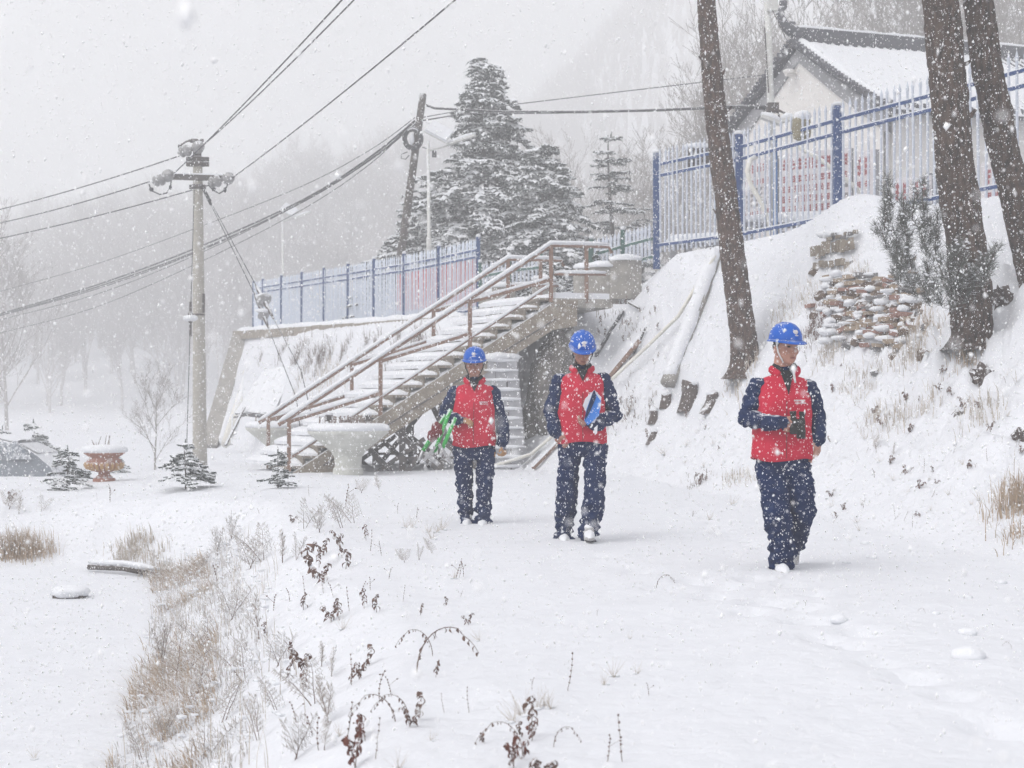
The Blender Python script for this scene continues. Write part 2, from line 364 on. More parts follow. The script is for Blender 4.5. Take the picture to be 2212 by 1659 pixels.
# ------------------------------------------------------------------ ground: one snow sheet out to the mountain
for (u, v) in [(1702, 1262), (1760, 1282), (1725, 1310), (1790, 1340), (1835, 1392), (1900, 1432), (1972, 1462), (2060, 1500), (2150, 1570), (1560, 1268), (1628, 1250), (1640, 1300)] + [(1255 + 30 * (k % 2) + 1.5 * k, 1150 - 7 * k) for k in range(14)] + [(1010 + 34 * (k % 2) + 4 * k, 1118 - 6 * k) for k in range(12)] + [(1690 - 18 * k + 22 * (k % 2), 1212 - 9 * k) for k in range(14)] + [(1300 + 60 * k + 20 * (k % 2), 1200 + 18 * k + 16 * (k % 3)) for k in range(10)]:
    g = G(u, v); DENTS.append((g.x, g.y, random.uniform(.05, .09), random.uniform(.075, .12)))
def build_ground():
    ys = np.concatenate([np.linspace(-9, 1.2, 10), np.geomspace(1.5, 62, 540), np.geomspace(64, 345, 80)])
    s = np.concatenate([np.linspace(-4, -1.1, 14), np.linspace(-1, 1, 430), np.linspace(1.1, 4, 14)])
    S, Y = np.meshgrid(s, ys); X = S * (3 + .43 * np.maximum(Y, 0)); Z = Hn(X, Y)
    nr, nc = X.shape
    co = np.stack([X, Y, Z], -1).reshape(-1, 3)
    i = np.arange(nr - 1)[:, None] * nc + np.arange(nc - 1)[None, :]
    fc = np.stack([i, i + 1, i + nc + 1, i + nc], -1).reshape(-1, 4)
    me = bpy.data.meshes.new('ground'); me.from_pydata(co.tolist(), [], fc.tolist()); me.update()
    me.polygons.foreach_set('use_smooth', np.ones(len(fc), bool)); me.materials.append(MATS['snow'])
    o = bpy.data.objects.new('ground', me); COL.objects.link(o); tag(o, 'snow covered path, bank and slopes running up to a hazy mountain', None, None, 'structure')
build_ground()
# ------------------------------------------------------------------ outdoor stair up to the terrace
def build_stairs():
    O = Vector((-3.86, 25.5, 0)); O.z = H(O.x, O.y) - .05
    d = Vector((.9578, .2874, 0)); wv = Vector((-.2874, .9578, 0)); N, rise, run, Wd = 18, .1765, .268, 2.7
    def L(s, t, z): return O + d * s + wv * t + Vector((0, 0, z))       # along, across (0 = near side), up
    root = empty('outdoor_stair', O, 'long concrete stair with rusty pipe railings climbing to the fenced terrace', 'stair')
    rot = Matrix((d, wv, Vector((0, 0, 1)))).transposed()
    slope = rise / run
    step = MB(); step.box((0, 0, 0), (run + .03, Wd - .08, .045)); step.box((-run / 2 + .03, 0, -.09), (.035, Wd - .24, .14)); sme = withmat(step.mesh('step'), 'stringer')
    snw = []
    for k in range(N):
        c = L((k + .5) * run, Wd / 2, (k + 1) * rise - .035)
        o = piece('step', sme, root, c, (0, 0, math.atan2(d.y, d.x)))
        # snow drifted over tread and riser
        sn = MB(); q = []; n = 14
        for j in range(n + 1):
            t = .03 + (Wd - .06) * j / n; e = .5 + .5 * mnoise.noise((k * 3.1, j * .55, 1)); e2 = mnoise.noise((k * 1.7, j * .9, 4)); z = (k + 1) * rise; x = k * run
            q += [L(x - .05, t, z - .03 - .035 * e), L(x - .062, t, z + .02), L(x + .03, t, z + .065 + .02 * e2), L(x + run * .6, t, z + .10 + .02 * e2), L(x + run + .01, t, z + .125 + .02 * e2), L(x + run + .01, t, z - .01), L(x - .01, t, z - .02)]
        fs = [(a * 7 + b, (a + 1) * 7 + b, (a + 1) * 7 + (b + 1) % 7, a * 7 + (b + 1) % 7) for a in range(n) for b in range(7)] + [tuple(range(7)), tuple(n * 7 + b for b in reversed(range(7)))]
        sn.add(q, fs); obj('snow', sn, 'snow_cap', o)
    topz = N * rise
    for t in (0, Wd):
        s = MB(); w_ = .16
        z0 = -.1
        prof = [(-.35, -.15), (.15, .10), (N * run + .02, topz - .07), (N * run + .42, topz - .07), (N * run + .42, topz - .52), (N * run - .05, topz - .60), (.45, -.15)]
        vs = [L(a, t - w_ / 2 if t == 0 else t - w_ / 2, b) for a, b in prof] + [L(a, t + w_ / 2, b) for a, b in prof]
        n = len(prof); fs = [tuple(range(n)), tuple(reversed(range(n, 2 * n)))] + [(i, i + n, (i + 1) % n + n, (i + 1) % n) for i in range(n)]
        s.add(vs, fs); s.box(L(N * run + .2, t, topz - .1), (.46, .2, .1), rot)
        so = obj('stringer', s, 'stringer', root)
        ln = MB(); ln.beam(L(.6, t - .085 if t == 0 else t - .085, slope * .6 - .22), L(N * run, t - .085, topz - .40), .012, .03); obj('joint', ln, 'dark_steel', so)
    # landing
    lm = MB(); lm.box(L(N * run + .55, Wd / 2, topz - .1), (1.1, Wd + .1, .16), rot); la = obj('landing', lm, 'concrete', root)
    ls = MB(); ls.box(L(N * run + .55, Wd / 2, topz + .03), (1.05, Wd, .12), rot); obj('snow', ls, 'snow_cap', la)
    # railings
    ps = [.02, 1.62, 3.24, N * run - .06]
    for side, t in ((0, -.02), (1, Wd + .02)):
        rr = MB(); tops = []; hgt = .98
        foot = lambda s: (slope * s + .05 if s > .1 else -.05)
        for s in ps:
            p0 = L(s, t, foot(s) - .1); p1 = L(s, t, slope * s + hgt); tops.append(p1)
            po = MB(); po.beam(p0, p1, .062, .062, up=d); obj('post', po, 'rust', root)
        ext = L(N * run + 1.05, t, topz + hgt - .03); lead = L(-.16, t, hgt - .10)
        tr = MB(); tr.tube([lead] + [tops[0]] + tops[1:] + [ext, ext + Vector((.06, 0, -.12))], .034, 7); o = obj('top_rail', tr, 'rust', root, True)
        sn = MB(); cap_tube(sn, [lead] + tops + [ext], .046, .055); obj('snow', sn, 'snow_cap', o, True)
        br = MB(); br.tube([L(ps[0], t, .30), L(ps[3], t, slope * ps[3] + .26)], .026, 6); o = obj('bottom_rail', br, 'rust', root, True)
        sn = MB(); cap_tube(sn, [L(ps[0], t, .30), L(ps[3], t, slope * ps[3] + .26)], .034, .032); obj('snow', sn, 'snow_cap', o, True)
        for a, b in zip(ps[:-1], ps[1:]):
            A, B = L(a, t, slope * a + hgt - .06), L(b, t, slope * b + .36)
            bm_ = MB(); bm_.beam(A, B, .045, .06); o = obj('brace', bm_, 'rust', root)
            sn = MB(); cap_tube(sn, [A, B], .034, .042); obj('snow', sn, 'snow_cap', o, True)
        ex = MB(); a, b = L(N * run, t, topz + .42), L(N * run + 1.0, t, topz + .44); ex.tube([a, b], .03, 6); o = obj('landing_rail', ex, 'rust', root, True)
        sn = MB(); cap_tube(sn, [a, b], .045, .04); obj('snow', sn, 'snow_cap', o, True)
        pe = MB(); pe.beam(L(N * run + .62, t, topz - .1), L(N * run + .62, t, topz + hgt - .04), .06, .06, up=d); obj('post', pe, 'rust', root)
    # trestle under the flight
    for t in (.15, Wd - .15):
        for (a, za, b, zb, wd) in [(2.05, 0, 2.05, slope * 2.05 - .5, .11), (2.75, 0, 2.75, slope * 2.75 - .5, .11), (1.55, .0, 2.45, .62, .08), (2.1, 0, 3.4, slope * 3.4 - .62, .09), (2.55, .75, 3.5, .0, .09), (1.9, .8, 2.75, 0, .09), (1.35, .55, 1.9, 0, .09), (3.05, slope * 3.05 - .55, 3.75, 0, .1), (2.0, .28, 3.2, .28, .05)]:
            m_ = MB(); p0, p1 = L(a, t, za), L(b, t, zb)
            if za == 0: p0.z = H(p0.x, p0.y) - .05
            if zb == 0: p1.z = H(p1.x, p1.y) - .05
            m_.beam(p0, p1, wd, wd * .8, up=(0, 1, 0)); obj('trestle_beam', m_, 'dark_steel', root)
build_stairs()

# ------------------------------------------------------------------ battered block pier and rock under the stair head
def build_pier():
    b = P(1088, 958, 26.6); b.z = H(b.x, b.y) - .1; top = P(1085, 778, 26.6).z
    root = empty('block_pier', b, 'snow dusted pier of stacked grey blocks under the stair', 'pier')
    h = top - b.z; n = 12; ch = h / n
    brk = MB(); brk.box((0, 0, 0), (.235, .30, ch * .80)); bme = withmat(brk.mesh('block'), 'shingle')
    for k in range(n):
        f = k / (n - 1); w_ = .86 - .26 * f; xo = -.05 * f
        for j in range(3):
            for dy in (0, .3):
                piece('block', bme, root, b + Vector((xo + (j - 1) * w_ / 3 + random.uniform(-.012, .012), dy + random.uniform(-.02, .02), ch * (k + .45))), (0, 0, random.uniform(-.05, .05)), (w_ / 3 / .245, 1, 1))
        core = MB(); core.box(b + Vector((xo, .16, ch * (k + .5))), (w_ - .06, .5, ch * 1.02)); obj('core', core, 'dark_steel', root)
        s = MB(); cap_tube(s, [b + Vector((xo - w_ / 2, -.16, ch * (k + .93))), b + Vector((xo + w_ / 2, -.16, ch * (k + .93)))], .042, 0); obj('snow', s, 'snow_cap', root, True)
    s = MB(); s.blob(b + Vector((-.1, .12, h + .05)), (.42, .36, .12), 3, .2, 2, 3); obj('snow', s, 'snow_cap', root, True)
    mb = MB(); V, Fc = ICO[4]; c = P(1188, 850, 27.6); vs = []
    for p in V:
        p = Vector(p); k = 1 + .30 * mnoise.noise(p * 1.6) + .14 * mnoise.noise(p * 4.5) + .06 * mnoise.noise(p * 11)
        q = Vector((p.x * .42 * k, p.y * .95 * k, p.z * 1.35 * k)); q.x += .16 * q.z; vs.append(q + c + Vector((0, .0, -.1)))
    mb.add(vs, Fc); o = obj('rock_face', mb, 'rock'); tag(o, 'dark rough rock face below the head of the stair', 'rock')
build_pier()

# ------------------------------------------------------------------ fences
def fence_line(root, pts, zs, hgt, n_pick, post_h, post_mat, rail_mat, pick_me, pick_scale, rails, snow=True, post_w=.09, skip_posts=()):
    """pts: post foot positions (x, y); zs: foot heights; rails: list of heights"""
    for i, (p, z) in enumerate(zip(pts, zs)):
        if i not in skip_posts:
            m = MB(); m.box((p[0], p[1], z + post_h / 2 - .15), (post_w, post_w, post_h + .3)); m.lathe([(post_w * .5, 0), (post_w * .62, .02), (post_w * .5, .06), (post_w * .2, .08)], 8, (p[0], p[1], z + post_h))
            po = obj('post', m, post_mat, root)
            if snow:
                s = MB(); s.blob((p[0], p[1], z + post_h + .085), (post_w * .7, post_w * .7, .045), 2, .2, 3, i); obj('snow', s, 'snow_cap', po, True)
        if i + 1 < len(pts):
            q, zq = pts[i + 1], zs[i + 1]
            for r in rails:
                a, b = Vector((p[0], p[1], z + r)), Vector((q[0], q[1], zq + r)); m = MB(); m.beam(a, b, .035, .05); ro = obj('rail', m, rail_mat, root)
                if snow:
                    s = MB(); cap_tube(s, [a, b], .02, .03); obj('snow', s, 'snow_cap', ro, True)
            ang = math.atan2(q[1] - p[1], q[0] - p[0])
            for k in range(1, n_pick + 1):
                f = k / (n_pick + 1); jz = random.uniform(-.01, .01)
                piece('picket', pick_me, root, (p[0] + (q[0] - p[0]) * f, p[1] + (q[1] - p[1]) * f, z + (zq - z) * f + .02 + jz), (random.uniform(-.012, .012), 0, ang), (1, 1, pick_scale))
def picket_mesh(w_, t_, h, tip, m):
    b = MB(); vs = [(x * w_ / 2, y * t_ / 2, z) for z in (0, h - tip) for x, y in ((-1, -1), (1, -1), (1, 1), (-1, 1))]
    vs += [(x * w_ * .72, y * t_ * .6, h - tip * .72) for x, y in ((-1, -1), (1, -1), (1, 1), (-1, 1))] + [(0, 0, h)]
    fs = [(0, 3, 2, 1)] + [(i, (i + 1) % 4, (i + 1) % 4 + 4, i + 4) for i in range(4)] + [(i + 4, (i + 1) % 4 + 4, (i + 1) % 4 + 8, i + 8) for i in range(4)] + [(i + 8, (i + 1) % 4 + 8, 12) for i in range(4)]
    b.add(vs, fs); return withmat(b.mesh('picket'), m)
def lower_fence():
    us = [548, 568, 608, 652, 700, 752, 808, 873, 948, 1033]
    bs = [716, 713, 711, 709, 706, 704, 700, 697, 690, 681]
    pts, zs = [], []
    for u, v in zip(us, bs):
        Y = 46293.0 / (u + 314); p = P(u, v, Y); pts.append((p.x, p.y)); zs.append(p.z)
    root = empty('picket_fence', (pts[4][0], pts[4][1], zs[4]), 'blue and frosted white picket fence along the terrace above the stair', 'fence')
    fence_line(root, pts, zs, 1.75, 26, 1.76, 'blue_paint', 'blue_paint', picket_mesh(.038, .017, 1.78, .14, 'picket_frost'), 1, [.12, 1.36, 1.52])
    for k, (u0, u1, v0, v1) in enumerate([(858, 944, 588, 672), (950, 1030, 568, 668)]):
        Y0, Y1 = 46293 / (u0 + 314) + .07, 46293 / (u1 + 314) + .07; a, b = P(u0, v1, Y0), P(u1, v1 - 8, Y1); c, e = P(u1, v0 - 12, Y1), P(u0, v0 + 6, Y0)
        m = MB(); off = Vector((.01, .02, 0)); m.add([a, b, c, e, a + off, b + off, c + off, e + off], [(0, 1, 2, 3), (7, 6, 5, 4), (0, 4, 5, 1), (2, 6, 7, 3), (1, 5, 6, 2), (0, 3, 7, 4)])
        o = obj('banner', m, 'banner_red'); tag(o, ['red cloth banner hung behind the fence, farther from the stair head', 'red cloth banner hung behind the fence post nearest the stair head'][k], 'banner', 'red banners behind the fence')
lower_fence()
def upper_fence():
    f0 = Vector((2.83, 29.0)); dd = Vector((1.27, -2.3)); pts, zs = [], []
    for k in range(6):
        p = f0 + dd * k; pts.append((p.x, p.y)); zs.append([4.12, 4.07, 4.12, 4.15, 4.2, 4.25][k])
    root = empty('picket_fence', (pts[2][0], pts[2][1], zs[2]), 'tall blue picket fence with white bars in front of the tiled house', 'fence')
    fence_line(root, pts, zs, 1.9, 17, 1.92, 'blue_paint', 'blue_paint', picket_mesh(.033, .026, 2.05, .16, 'picket_white'), 1, [.16, 1.52, 1.74], post_w=.125)
    # thin stay between two panels
    m = MB(); a = f0 + dd * 1.4; m.box((a.x, a.y + .1, 4.9), (.07, .05, 1.9)); o = obj('fence_stay', m, 'pale_blue_paint'); tag(o, 'thin light blue steel stay standing behind the tall fence', 'post')
upper_fence()
def low_fence():
    pm = picket_mesh(.055, .025, .74, .16, 'picket_white')
    for k, (pp, lab) in enumerate([([(1037, 640, 34.0), (1100, 628, 32.8), (1168, 622, 31.4)], 'low green railed fence with white pickets behind the stair head, beside the spruce'),
                              ([(1278, 598, 30.2), (1345, 580, 29.7), (1412, 563, 29.2)], 'low green railed fence with white pickets joining the tall blue fence')]):
        P3 = [P(*q) for q in pp]; root = empty('low_fence', P3[0], lab, 'fence')
        fence_line(root, [(p.x, p.y) for p in P3], [p.z for p in P3], .7, 7, .72, 'green_paint', 'green_paint', pm, 1, [.08, .44], post_w=.075, skip_posts=(2,) if k == 1 else ())
    # gate post wrapped with a leafy vine
    p = P(1272, 606, 30.0); root = empty('gate_post', p, 'dark green gate post wrapped in a snowy vine at the terrace gap', 'post')
    m = MB(); m.box(p + Vector((0, 0, .28)), (.1, .1, .75)); obj('post', m, 'green_paint', root)
    m = MB()
    for k in range(60):
        a = random.uniform(-.5, .55); m.blob(p + Vector((.12 + .05 * math.sin(k) + .06 * a, -.1 + random.uniform(-.06, .06), a + .05)), random.uniform(.02, .045), 1, .4, 3, k)
    obj('vine', m, 'spruce_young', root)
low_fence()

# ------------------------------------------------------------------ concrete edging and the sloped retaining wall
def edging():
    specs = [(1262, 612, 29.2, .42, .62, 'square concrete block with a snow cap beside the terrace gap'), (1302, 608, 29.1, .62, .60, 'rounded concrete slab with a snow cushion in the middle of the terrace edge'), (1352, 592, 29.0, .62, .58, 'rounded concrete slab with a snow cushion under the tall fence'),
             (1088, 640, 31.3, .5, .42, 'small grey concrete slab with snow behind the stair top, beside a tan one'), (1058, 655, 31.9, .45, .4, 'low tan concrete slab with snow behind the stair railing'), (1175, 630, 30.6, .5, .5, 'dark concrete block with a snow cap behind the top stair post')]
    for u, v, Y, w_, h, lab in specs:
        c = P(u, v, Y); root = empty('edging_slab', c - Vector((0, 0, h / 2)), lab, 'slab', 'concrete slabs along the terrace edge')
        m = MB(); n = 9; vs = []
        for k in range(n):
            f = k / (n - 1) * 2 - 1; y = -.10 * (1 - f * f); zt = h / 2 + .015 * mnoise.noise((k, u, 0))
            for yy in (y, y + .16): vs += [c + Vector((f * w_ / 2, yy, -h / 2 - .2)), c + Vector((f * w_ / 2, yy, zt))]
        fs = []
        for k in range(n - 1):
            a, b = k * 4, k * 4 + 4; fs += [(a, b, b + 1, a + 1), (a + 3, b + 3, b + 2, a + 2), (a + 1, b + 1, b + 3, a + 3)]
        fs += [(0, 1, 3, 2), ((n - 1) * 4, (n - 1) * 4 + 2, (n - 1) * 4 + 3, (n - 1) * 4 + 1)]
        m.add(vs, fs); obj('slab', m, 'concrete', root)
        s = MB(); s.blob(c + Vector((0, 0, h / 2)), (w_ * .52, .15, .10), 3, .25, 2.4, u * .1, flat=-.25); obj('snow', s, 'snow_cap', root, True)
edging()
def retaining_wall():
    root = empty('retaining_wall', (-9.7, 52, 0), 'sloping retaining wall with a stone coping below the long picket fence', 'wall')
    A, B = P(516, 719, 51.2), P(1000, 688, 33.9)
    n = 22
    for k in range(n):
        a, b = A.lerp(B, k / n), A.lerp(B, (k + .97) / n); b = a + (b - a) * .985
        dz = random.uniform(-.015, .015); m = MB(); m.beam(a + Vector((0, -.1, dz - .09)), b + Vector((0, -.1, dz - .09)), .4, .26); obj('coping_stone', m, 'stringer', root)
    s = MB(); cap_tube(s, [A.lerp(B, k / 30) + Vector((.06 * mnoise.noise((k, 0, 0)), 0, .0)) for k in range(31)], .17, .05); obj('snow', s, 'snow_cap', root, True)
    T, Bt = P(520, 738, 50.4), P(453, 972, 46.8)
    m = MB(); m.beam(T + Vector((0, 0, .05)), Bt, .52, .5, up=(0, -1, .6)); obj('end_beam', m, 'concrete_bare', root)
    s = MB(); cap_tube(s, [T.lerp(Bt, .15) + Vector((.34, -.1, 0)), Bt + Vector((.40, -.1, .2))], .16, .0); obj('snow', s, 'snow_cap', root, True)
    m = MB(); a, b = P(542, 790, 48.6), P(487, 960, 45.6); m.tube([a, a.lerp(b, .5), b], .14, 10); dp = obj('drain_pipe', m, 'pvc', root, True)
    m = MB(); m.tube([a + (a - b).normalized() * .1, a + (b - a).normalized() * .5], .19, 10); obj('collar', m, 'pvc', dp, True)
    # stacked sheets leaning on the wall
    r2 = empty('sheet_stack', P(560, 900, 46), 'stack of snow covered roofing sheets leaning on the retaining wall', 'sheets')
    for k in range(3):
        a, b, c, e = P(570 + k * 12, 800, 44.4 - k * .12), P(628 + k * 3, 798, 43.8 - k * .12), P(575 + k * 5, 905, 42.4 - k * .12), P(505 + k * 10, 895, 43.0 - k * .12)
        up = Vector((.03, -.06, .04)); m = MB(); m.add([a, b, c, e, a + up, b + up, c + up, e + up], [(0, 3, 2, 1), (4, 5, 6, 7), (0, 1, 5, 4), (1, 2, 6, 5), (2, 3, 7, 6), (3, 0, 4, 7)]); obj('sheet', m, 'tile_dark', r2)
    s = MB(); n = 10; vs = []
    for i in range(n + 1):
        for j in range(n + 1):
            p = a.lerp(b, i / n).lerp(e.lerp(c, i / n), j / n) + up * 1.6 + Vector((0, -.03, .06 * (mnoise.noise((i * .6, j * .3, 2)) + .6) * (0 < i < n)))
            vs.append(p)
    s.add(vs, [(i * (n + 1) + j, (i + 1) * (n + 1) + j, (i + 1) * (n + 1) + j + 1, i * (n + 1) + j + 1) for i in range(n) for j in range(n)]); obj('snow', s, 'snow_cap', r2, True)
    m = MB(); m.beam(P(528, 880, 42.6), P(487, 962, 41.8), .07, .05); m.beam(P(502, 896, 42.8), P(500, 960, 41.8), .05, .05); m.beam(P(505, 902, 42.6), P(580, 888, 42.4), .05, .05); obj('prop', m, 'dark_steel', r2)
retaining_wall()

# ------------------------------------------------------------------ house with tiled gable roof
def build_house():
    a = R(63); e = Vector((math.cos(a), -math.sin(a), 0)); r = Vector((math.sin(a), math.cos(a), 0)); up = Vector((0, 0, 1))
    A = P(1727, 92, 34.0); t = 3.05; dl, dr = 1.83, 1.98; Lr = 11.5; tilt = .045
    z0 = 4.0
    root = empty('house', Vector((A.x, A.y, z0)), 'white plastered house with grey trimmed gable and snow covered tiled roof', 'house')
    def Q(s, q, z): return Vector((A.x, A.y, 0)) + e * s + r * q + up * (z + tilt * q)
    def roofz(s):    # sagging traditional curve
        f = abs(s) / t; d_ = dl if s < 0 else dr
        return A.z - d_ * (f + .025 * math.sin(f * math.pi))
    ss = [t * k / 8 for k in range(-8, 9)]
    def panel(name, m, s_list, zt, zb, q, th, parent=root):
        mb = MB(); n = len(s_list); vs = []
        for s in s_list: vs += [Q(s, q, zb(s)), Q(s, q, zt(s)), Q(s, q + th, zb(s)), Q(s, q + th, zt(s))]
        fs = []
        for k in range(n - 1):
            i, j = k * 4, k * 4 + 4; fs += [(i, j, j + 1, i + 1), (i + 2, i + 3, j + 3, j + 2), (i + 1, j + 1, j + 3, i + 3), (i, i + 2, j + 2, j)]
        mb.add(vs, fs); return obj(name, mb, m, parent)
    inn = [t * .93 * k / 8 for k in range(-8, 9)]
    panel('gable_wall', 'plaster', inn, lambda s: roofz(s) - .1, lambda s: z0 - .2, 0, .25)
    for sgn in (-1, 1):
        panel('barge_board', 'grey_trim', [sgn * abs(s) for s in ss if s >= 0], lambda s: roofz(s) - .06, lambda s: roofz(s) - .62 + .18 * (1 - abs(s) / t), -.06, .10)
        eo = panel('verge', 'tile_dark', [sgn * abs(s) for s in ss if s >= 0], lambda s: roofz(s) + .07, lambda s: roofz(s) - .085, -.24, .34)
        sm = MB(); cap_tube(sm, [Q(sgn * t * k / 10, -.02, roofz(sgn * t * k / 10)) for k in range(11)], .13, .07); obj('snow', sm, 'snow_cap', eo, True)
        for k in range(26):   # little round verge tiles
            s = sgn * t * (k + .5) / 26; m = MB(); m.tube([Q(s, -.30, roofz(s) + .05), Q(s, -.1, roofz(s) + .05)], .055, 7); obj('verge_tile', m, 'tile_dark', root)
    # long walls
    for sgn, d_ in ((-1, dl), (1, dr)):
        mb = MB(); s = sgn * t * .90; zb = z0 - .2; zt = roofz(s) - .05
        vs = [Q(s, 0.2, zb), Q(s, Lr, zb - tilt * Lr), Q(s, Lr, zt), Q(s, 0.2, zt), Q(s - sgn * .2, 0.2, zb), Q(s - sgn * .2, Lr, zb - tilt * Lr), Q(s - sgn * .2, Lr, zt), Q(s - sgn * .2, .2, zt)]
        mb.add(vs, [(0, 1, 2, 3), (7, 6, 5, 4), (0, 4, 5, 1), (3, 2, 6, 7), (1, 5, 6, 2), (0, 3, 7, 4)]); obj('long_wall', mb, 'plaster', root)
    # windows in the wall that faces the fence
    for k, q in enumerate((2.0, 4.4, 6.8, 9.2)):
        s = t * .90 + .02; m = MB(); c = Q(s, q, z0 + 1.5); rot = Matrix((r, e, up)).transposed(); m.box(c, (1.3, .06, 1.2), rot); wo = obj('window', m, 'grey_trim', root)
        for j in (-1, 1):
            m = MB(); m.box(c + r * (j * .31) + e * .03, (.54, .05, 1.06), rot); obj('pane', m, 'car_glass', wo)
        m = MB(); m.box(c - up * .66 + e * .08, (1.45, .2, .08), rot); obj('sill', m, 'concrete', wo)
    # roof slopes: deck, tile rows, snow sheet
    for sgn in (-1, 1):
        sl = [sgn * t * 1.04 * k / 8 for k in range(9)]
        mb = MB(); vs = []
        for s in sl: vs += [Q(s, -.15, roofz(s) - .02), Q(s, Lr, roofz(s) - .02), Q(s, -.15, roofz(s) - .14), Q(s, Lr, roofz(s) - .14)]
        fs = []
        for k in range(8):
            i, j = k * 4, k * 4 + 4; fs += [(i, i + 1, j + 1, j), (i + 2, j + 2, j + 3, i + 3), (i + 1, i + 3, j + 3, j + 1)]
        fs.append((8 * 4, 8 * 4 + 1, 8 * 4 + 3, 8 * 4 + 2)); mb.add(vs, fs); deck = obj('roof', mb, 'tile_dark', root)
        if sgn == 1:
            for k in range(44):
                q = .1 + k * .26; m = MB(); m.tube([Q(s * 1.005, q, roofz(s) + .02) for s in sl], .065, 6); obj('tile_row', m, 'tile_dark', deck, True)
        sn = MB(); nq, ns = 110, 28; vs = []
        for i in range(nq + 1):
            q = .0 + (Lr - .1) * i / nq
            for j in range(ns + 1):
                f = .045 + j / ns * .965; s = sgn * t * 1.04 * f
                th = .13 + .04 * mnoise.noise((q * 1.2, f * 5, 3)) + .012 * math.cos(q * 2 * math.pi / .26)
                bare = max(0, mnoise.noise((q * .55 + 3, f * 1.5, 7)) * .5 + .62 * (q > 5.2) * (1 - f * 1.6) * min(1, (q - 5.2) / 1.5))
                th -= .22 * min(1, bare * 1.3)
                if j in (0, ns) or i in (0, nq): th = -.03
                vs.append(Q(s, q, roofz(s) + th))
        fs = [(i * (ns + 1) + j, (i + 1) * (ns + 1) + j, (i + 1) * (ns + 1) + j + 1, i * (ns + 1) + j + 1) for i in range(nq) for j in range(ns)]
        sn.add(vs, fs if sgn == 1 else [tuple(reversed(f)) for f in fs]); obj('snow', sn, 'snow_cap', deck, True)
    # ridge and its upswept end ornament
    rm = MB(); rm.beam(Q(0, -.2, A.z + .16), Q(0, Lr, A.z + .16), .20, .34); rd = obj('ridge', rm, 'tile_dark', root)
    sm = MB(); cap_tube(sm, [Q(0, -.1, A.z + .30), Q(0, Lr, A.z + .30)], .09, .04); obj('snow', sm, 'snow_cap', rd, True)
    om = MB(); b0 = Q(0, -.1, A.z + .2); pts = [b0 + r * .2, b0 - r * .12 + up * .05, b0 - r * .34 + up * .16, b0 - r * .44 + up * .34, b0 - r * .42 + up * .50, b0 - r * .30 + up * .60]
    om.tube(pts, [.16, .15, .12, .09, .075, .06], 8); om.blob(b0 - r * .36 + up * .66, (.09, .09, .10), 2, .3, 3, 1); om.blob(b0 - r * .5 + up * .40, (.06, .05, .05), 2, .3, 3, 2); om.blob(b0 - r * .10 + up * .22, (.08, .06, .08), 2, .3, 3, 5); obj('ridge_ornament', om, 'tile_dark', rd, True)
    m = MB(); m.tube([Q(-.12, -.3, A.z - .72), Q(-.12, .0, A.z - .74)], .05, 7); m.blob(Q(-.12, -.2, A.z - .66), (.16, .09, .07), 2, .2, 2, 1); obj('vent_stub', m, 'plaster', root)
build_house()

# ------------------------------------------------------------------ notice boards behind the tall fence
def board(u0, v0, u1, v1, Y0, Y1, label, rows, style):
    a, b, c, e = P(u0, v1[0], Y0), P(u1, v1[1], Y1), P(u1, v0[1], Y1), P(u0, v0[0], Y0)
    root = empty('notice_board', a, label, 'board'); n = (b - a).cross(e - a).normalized()
    if n.y > 0: n = -n
    m = MB(); k = -n * .05; m.add([a, b, c, e, a + k, b + k, c + k, e + k], [(0, 1, 2, 3), (7, 6, 5, 4), (0, 4, 5, 1), (2, 6, 7, 3), (1, 5, 6, 2), (0, 3, 7, 4)]); obj('panel', m, 'sign_white', root)
    red, gr = MB(), MB()
    def mark(mb, x0, y0, x1, y1):
        q = lambda x, y: a.lerp(b, x).lerp(e.lerp(c, x), y) + n * .006
        mb.add([q(x0, y0), q(x1, y0), q(x1, y1), q(x0, y1)], [(0, 1, 2, 3)])
    def glyph(mb, x, y, w_, h):
        # strokes of an unreadable character: a few bars
        for j in range(3):
            yy = y + h * (.06 + .32 * j); mark(mb, x + w_ * random.uniform(0, .2), yy, x + w_ * random.uniform(.75, 1), yy + h * .2)
        mark(mb, x + w_ * .38, y, x + w_ * .6, y + h); 
        if random.random() < .6: mark(mb, x, y, x + w_ * .18, y + h)
        if random.random() < .6: mark(mb, x + w_ * .8, y, x + w_, y + h)
    for (y, h, nx, x0, x1, big) in rows:
        wd = (x1 - x0) / nx
        for i in range(nx):
            glyph(red if big else gr, x0 + wd * (i + .14), y, wd * .72, h)
    if red.v: obj('red_print', red, 'sign_red', root)['kind'] = 'stuff'
    if gr.v: obj('grey_print', gr, 'sign_grey', root)['kind'] = 'stuff'
    for u in (0.02, .98):
        p = a.lerp(b, u); m = MB(); m.beam(p - n * .12 + Vector((0, 0, -1.2)), e.lerp(c, u) - n * .12, .06, .06, up=(0, 1, 0)); obj('leg', m, 'grey_trim', root)
board(1598, (352, 335), 1672, (540, 520), 29.6, 28.9, 'white notice board with rows of small red and grey characters', [(.84, .10, 6, .04, .96, True), (.70, .06, 6, .06, .94, True), (.63, .035, 7, .06, .94, False), (.57, .035, 7, .06, .94, False), (.51, .035, 7, .06, .94, False), (.45, .035, 7, .06, .94, False), (.34, .06, 6, .06, .94, True), (.27, .035, 7, .06, .94, False), (.21, .035, 7, .06, .94, False), (.15, .035, 7, .06, .94, False)], 0)
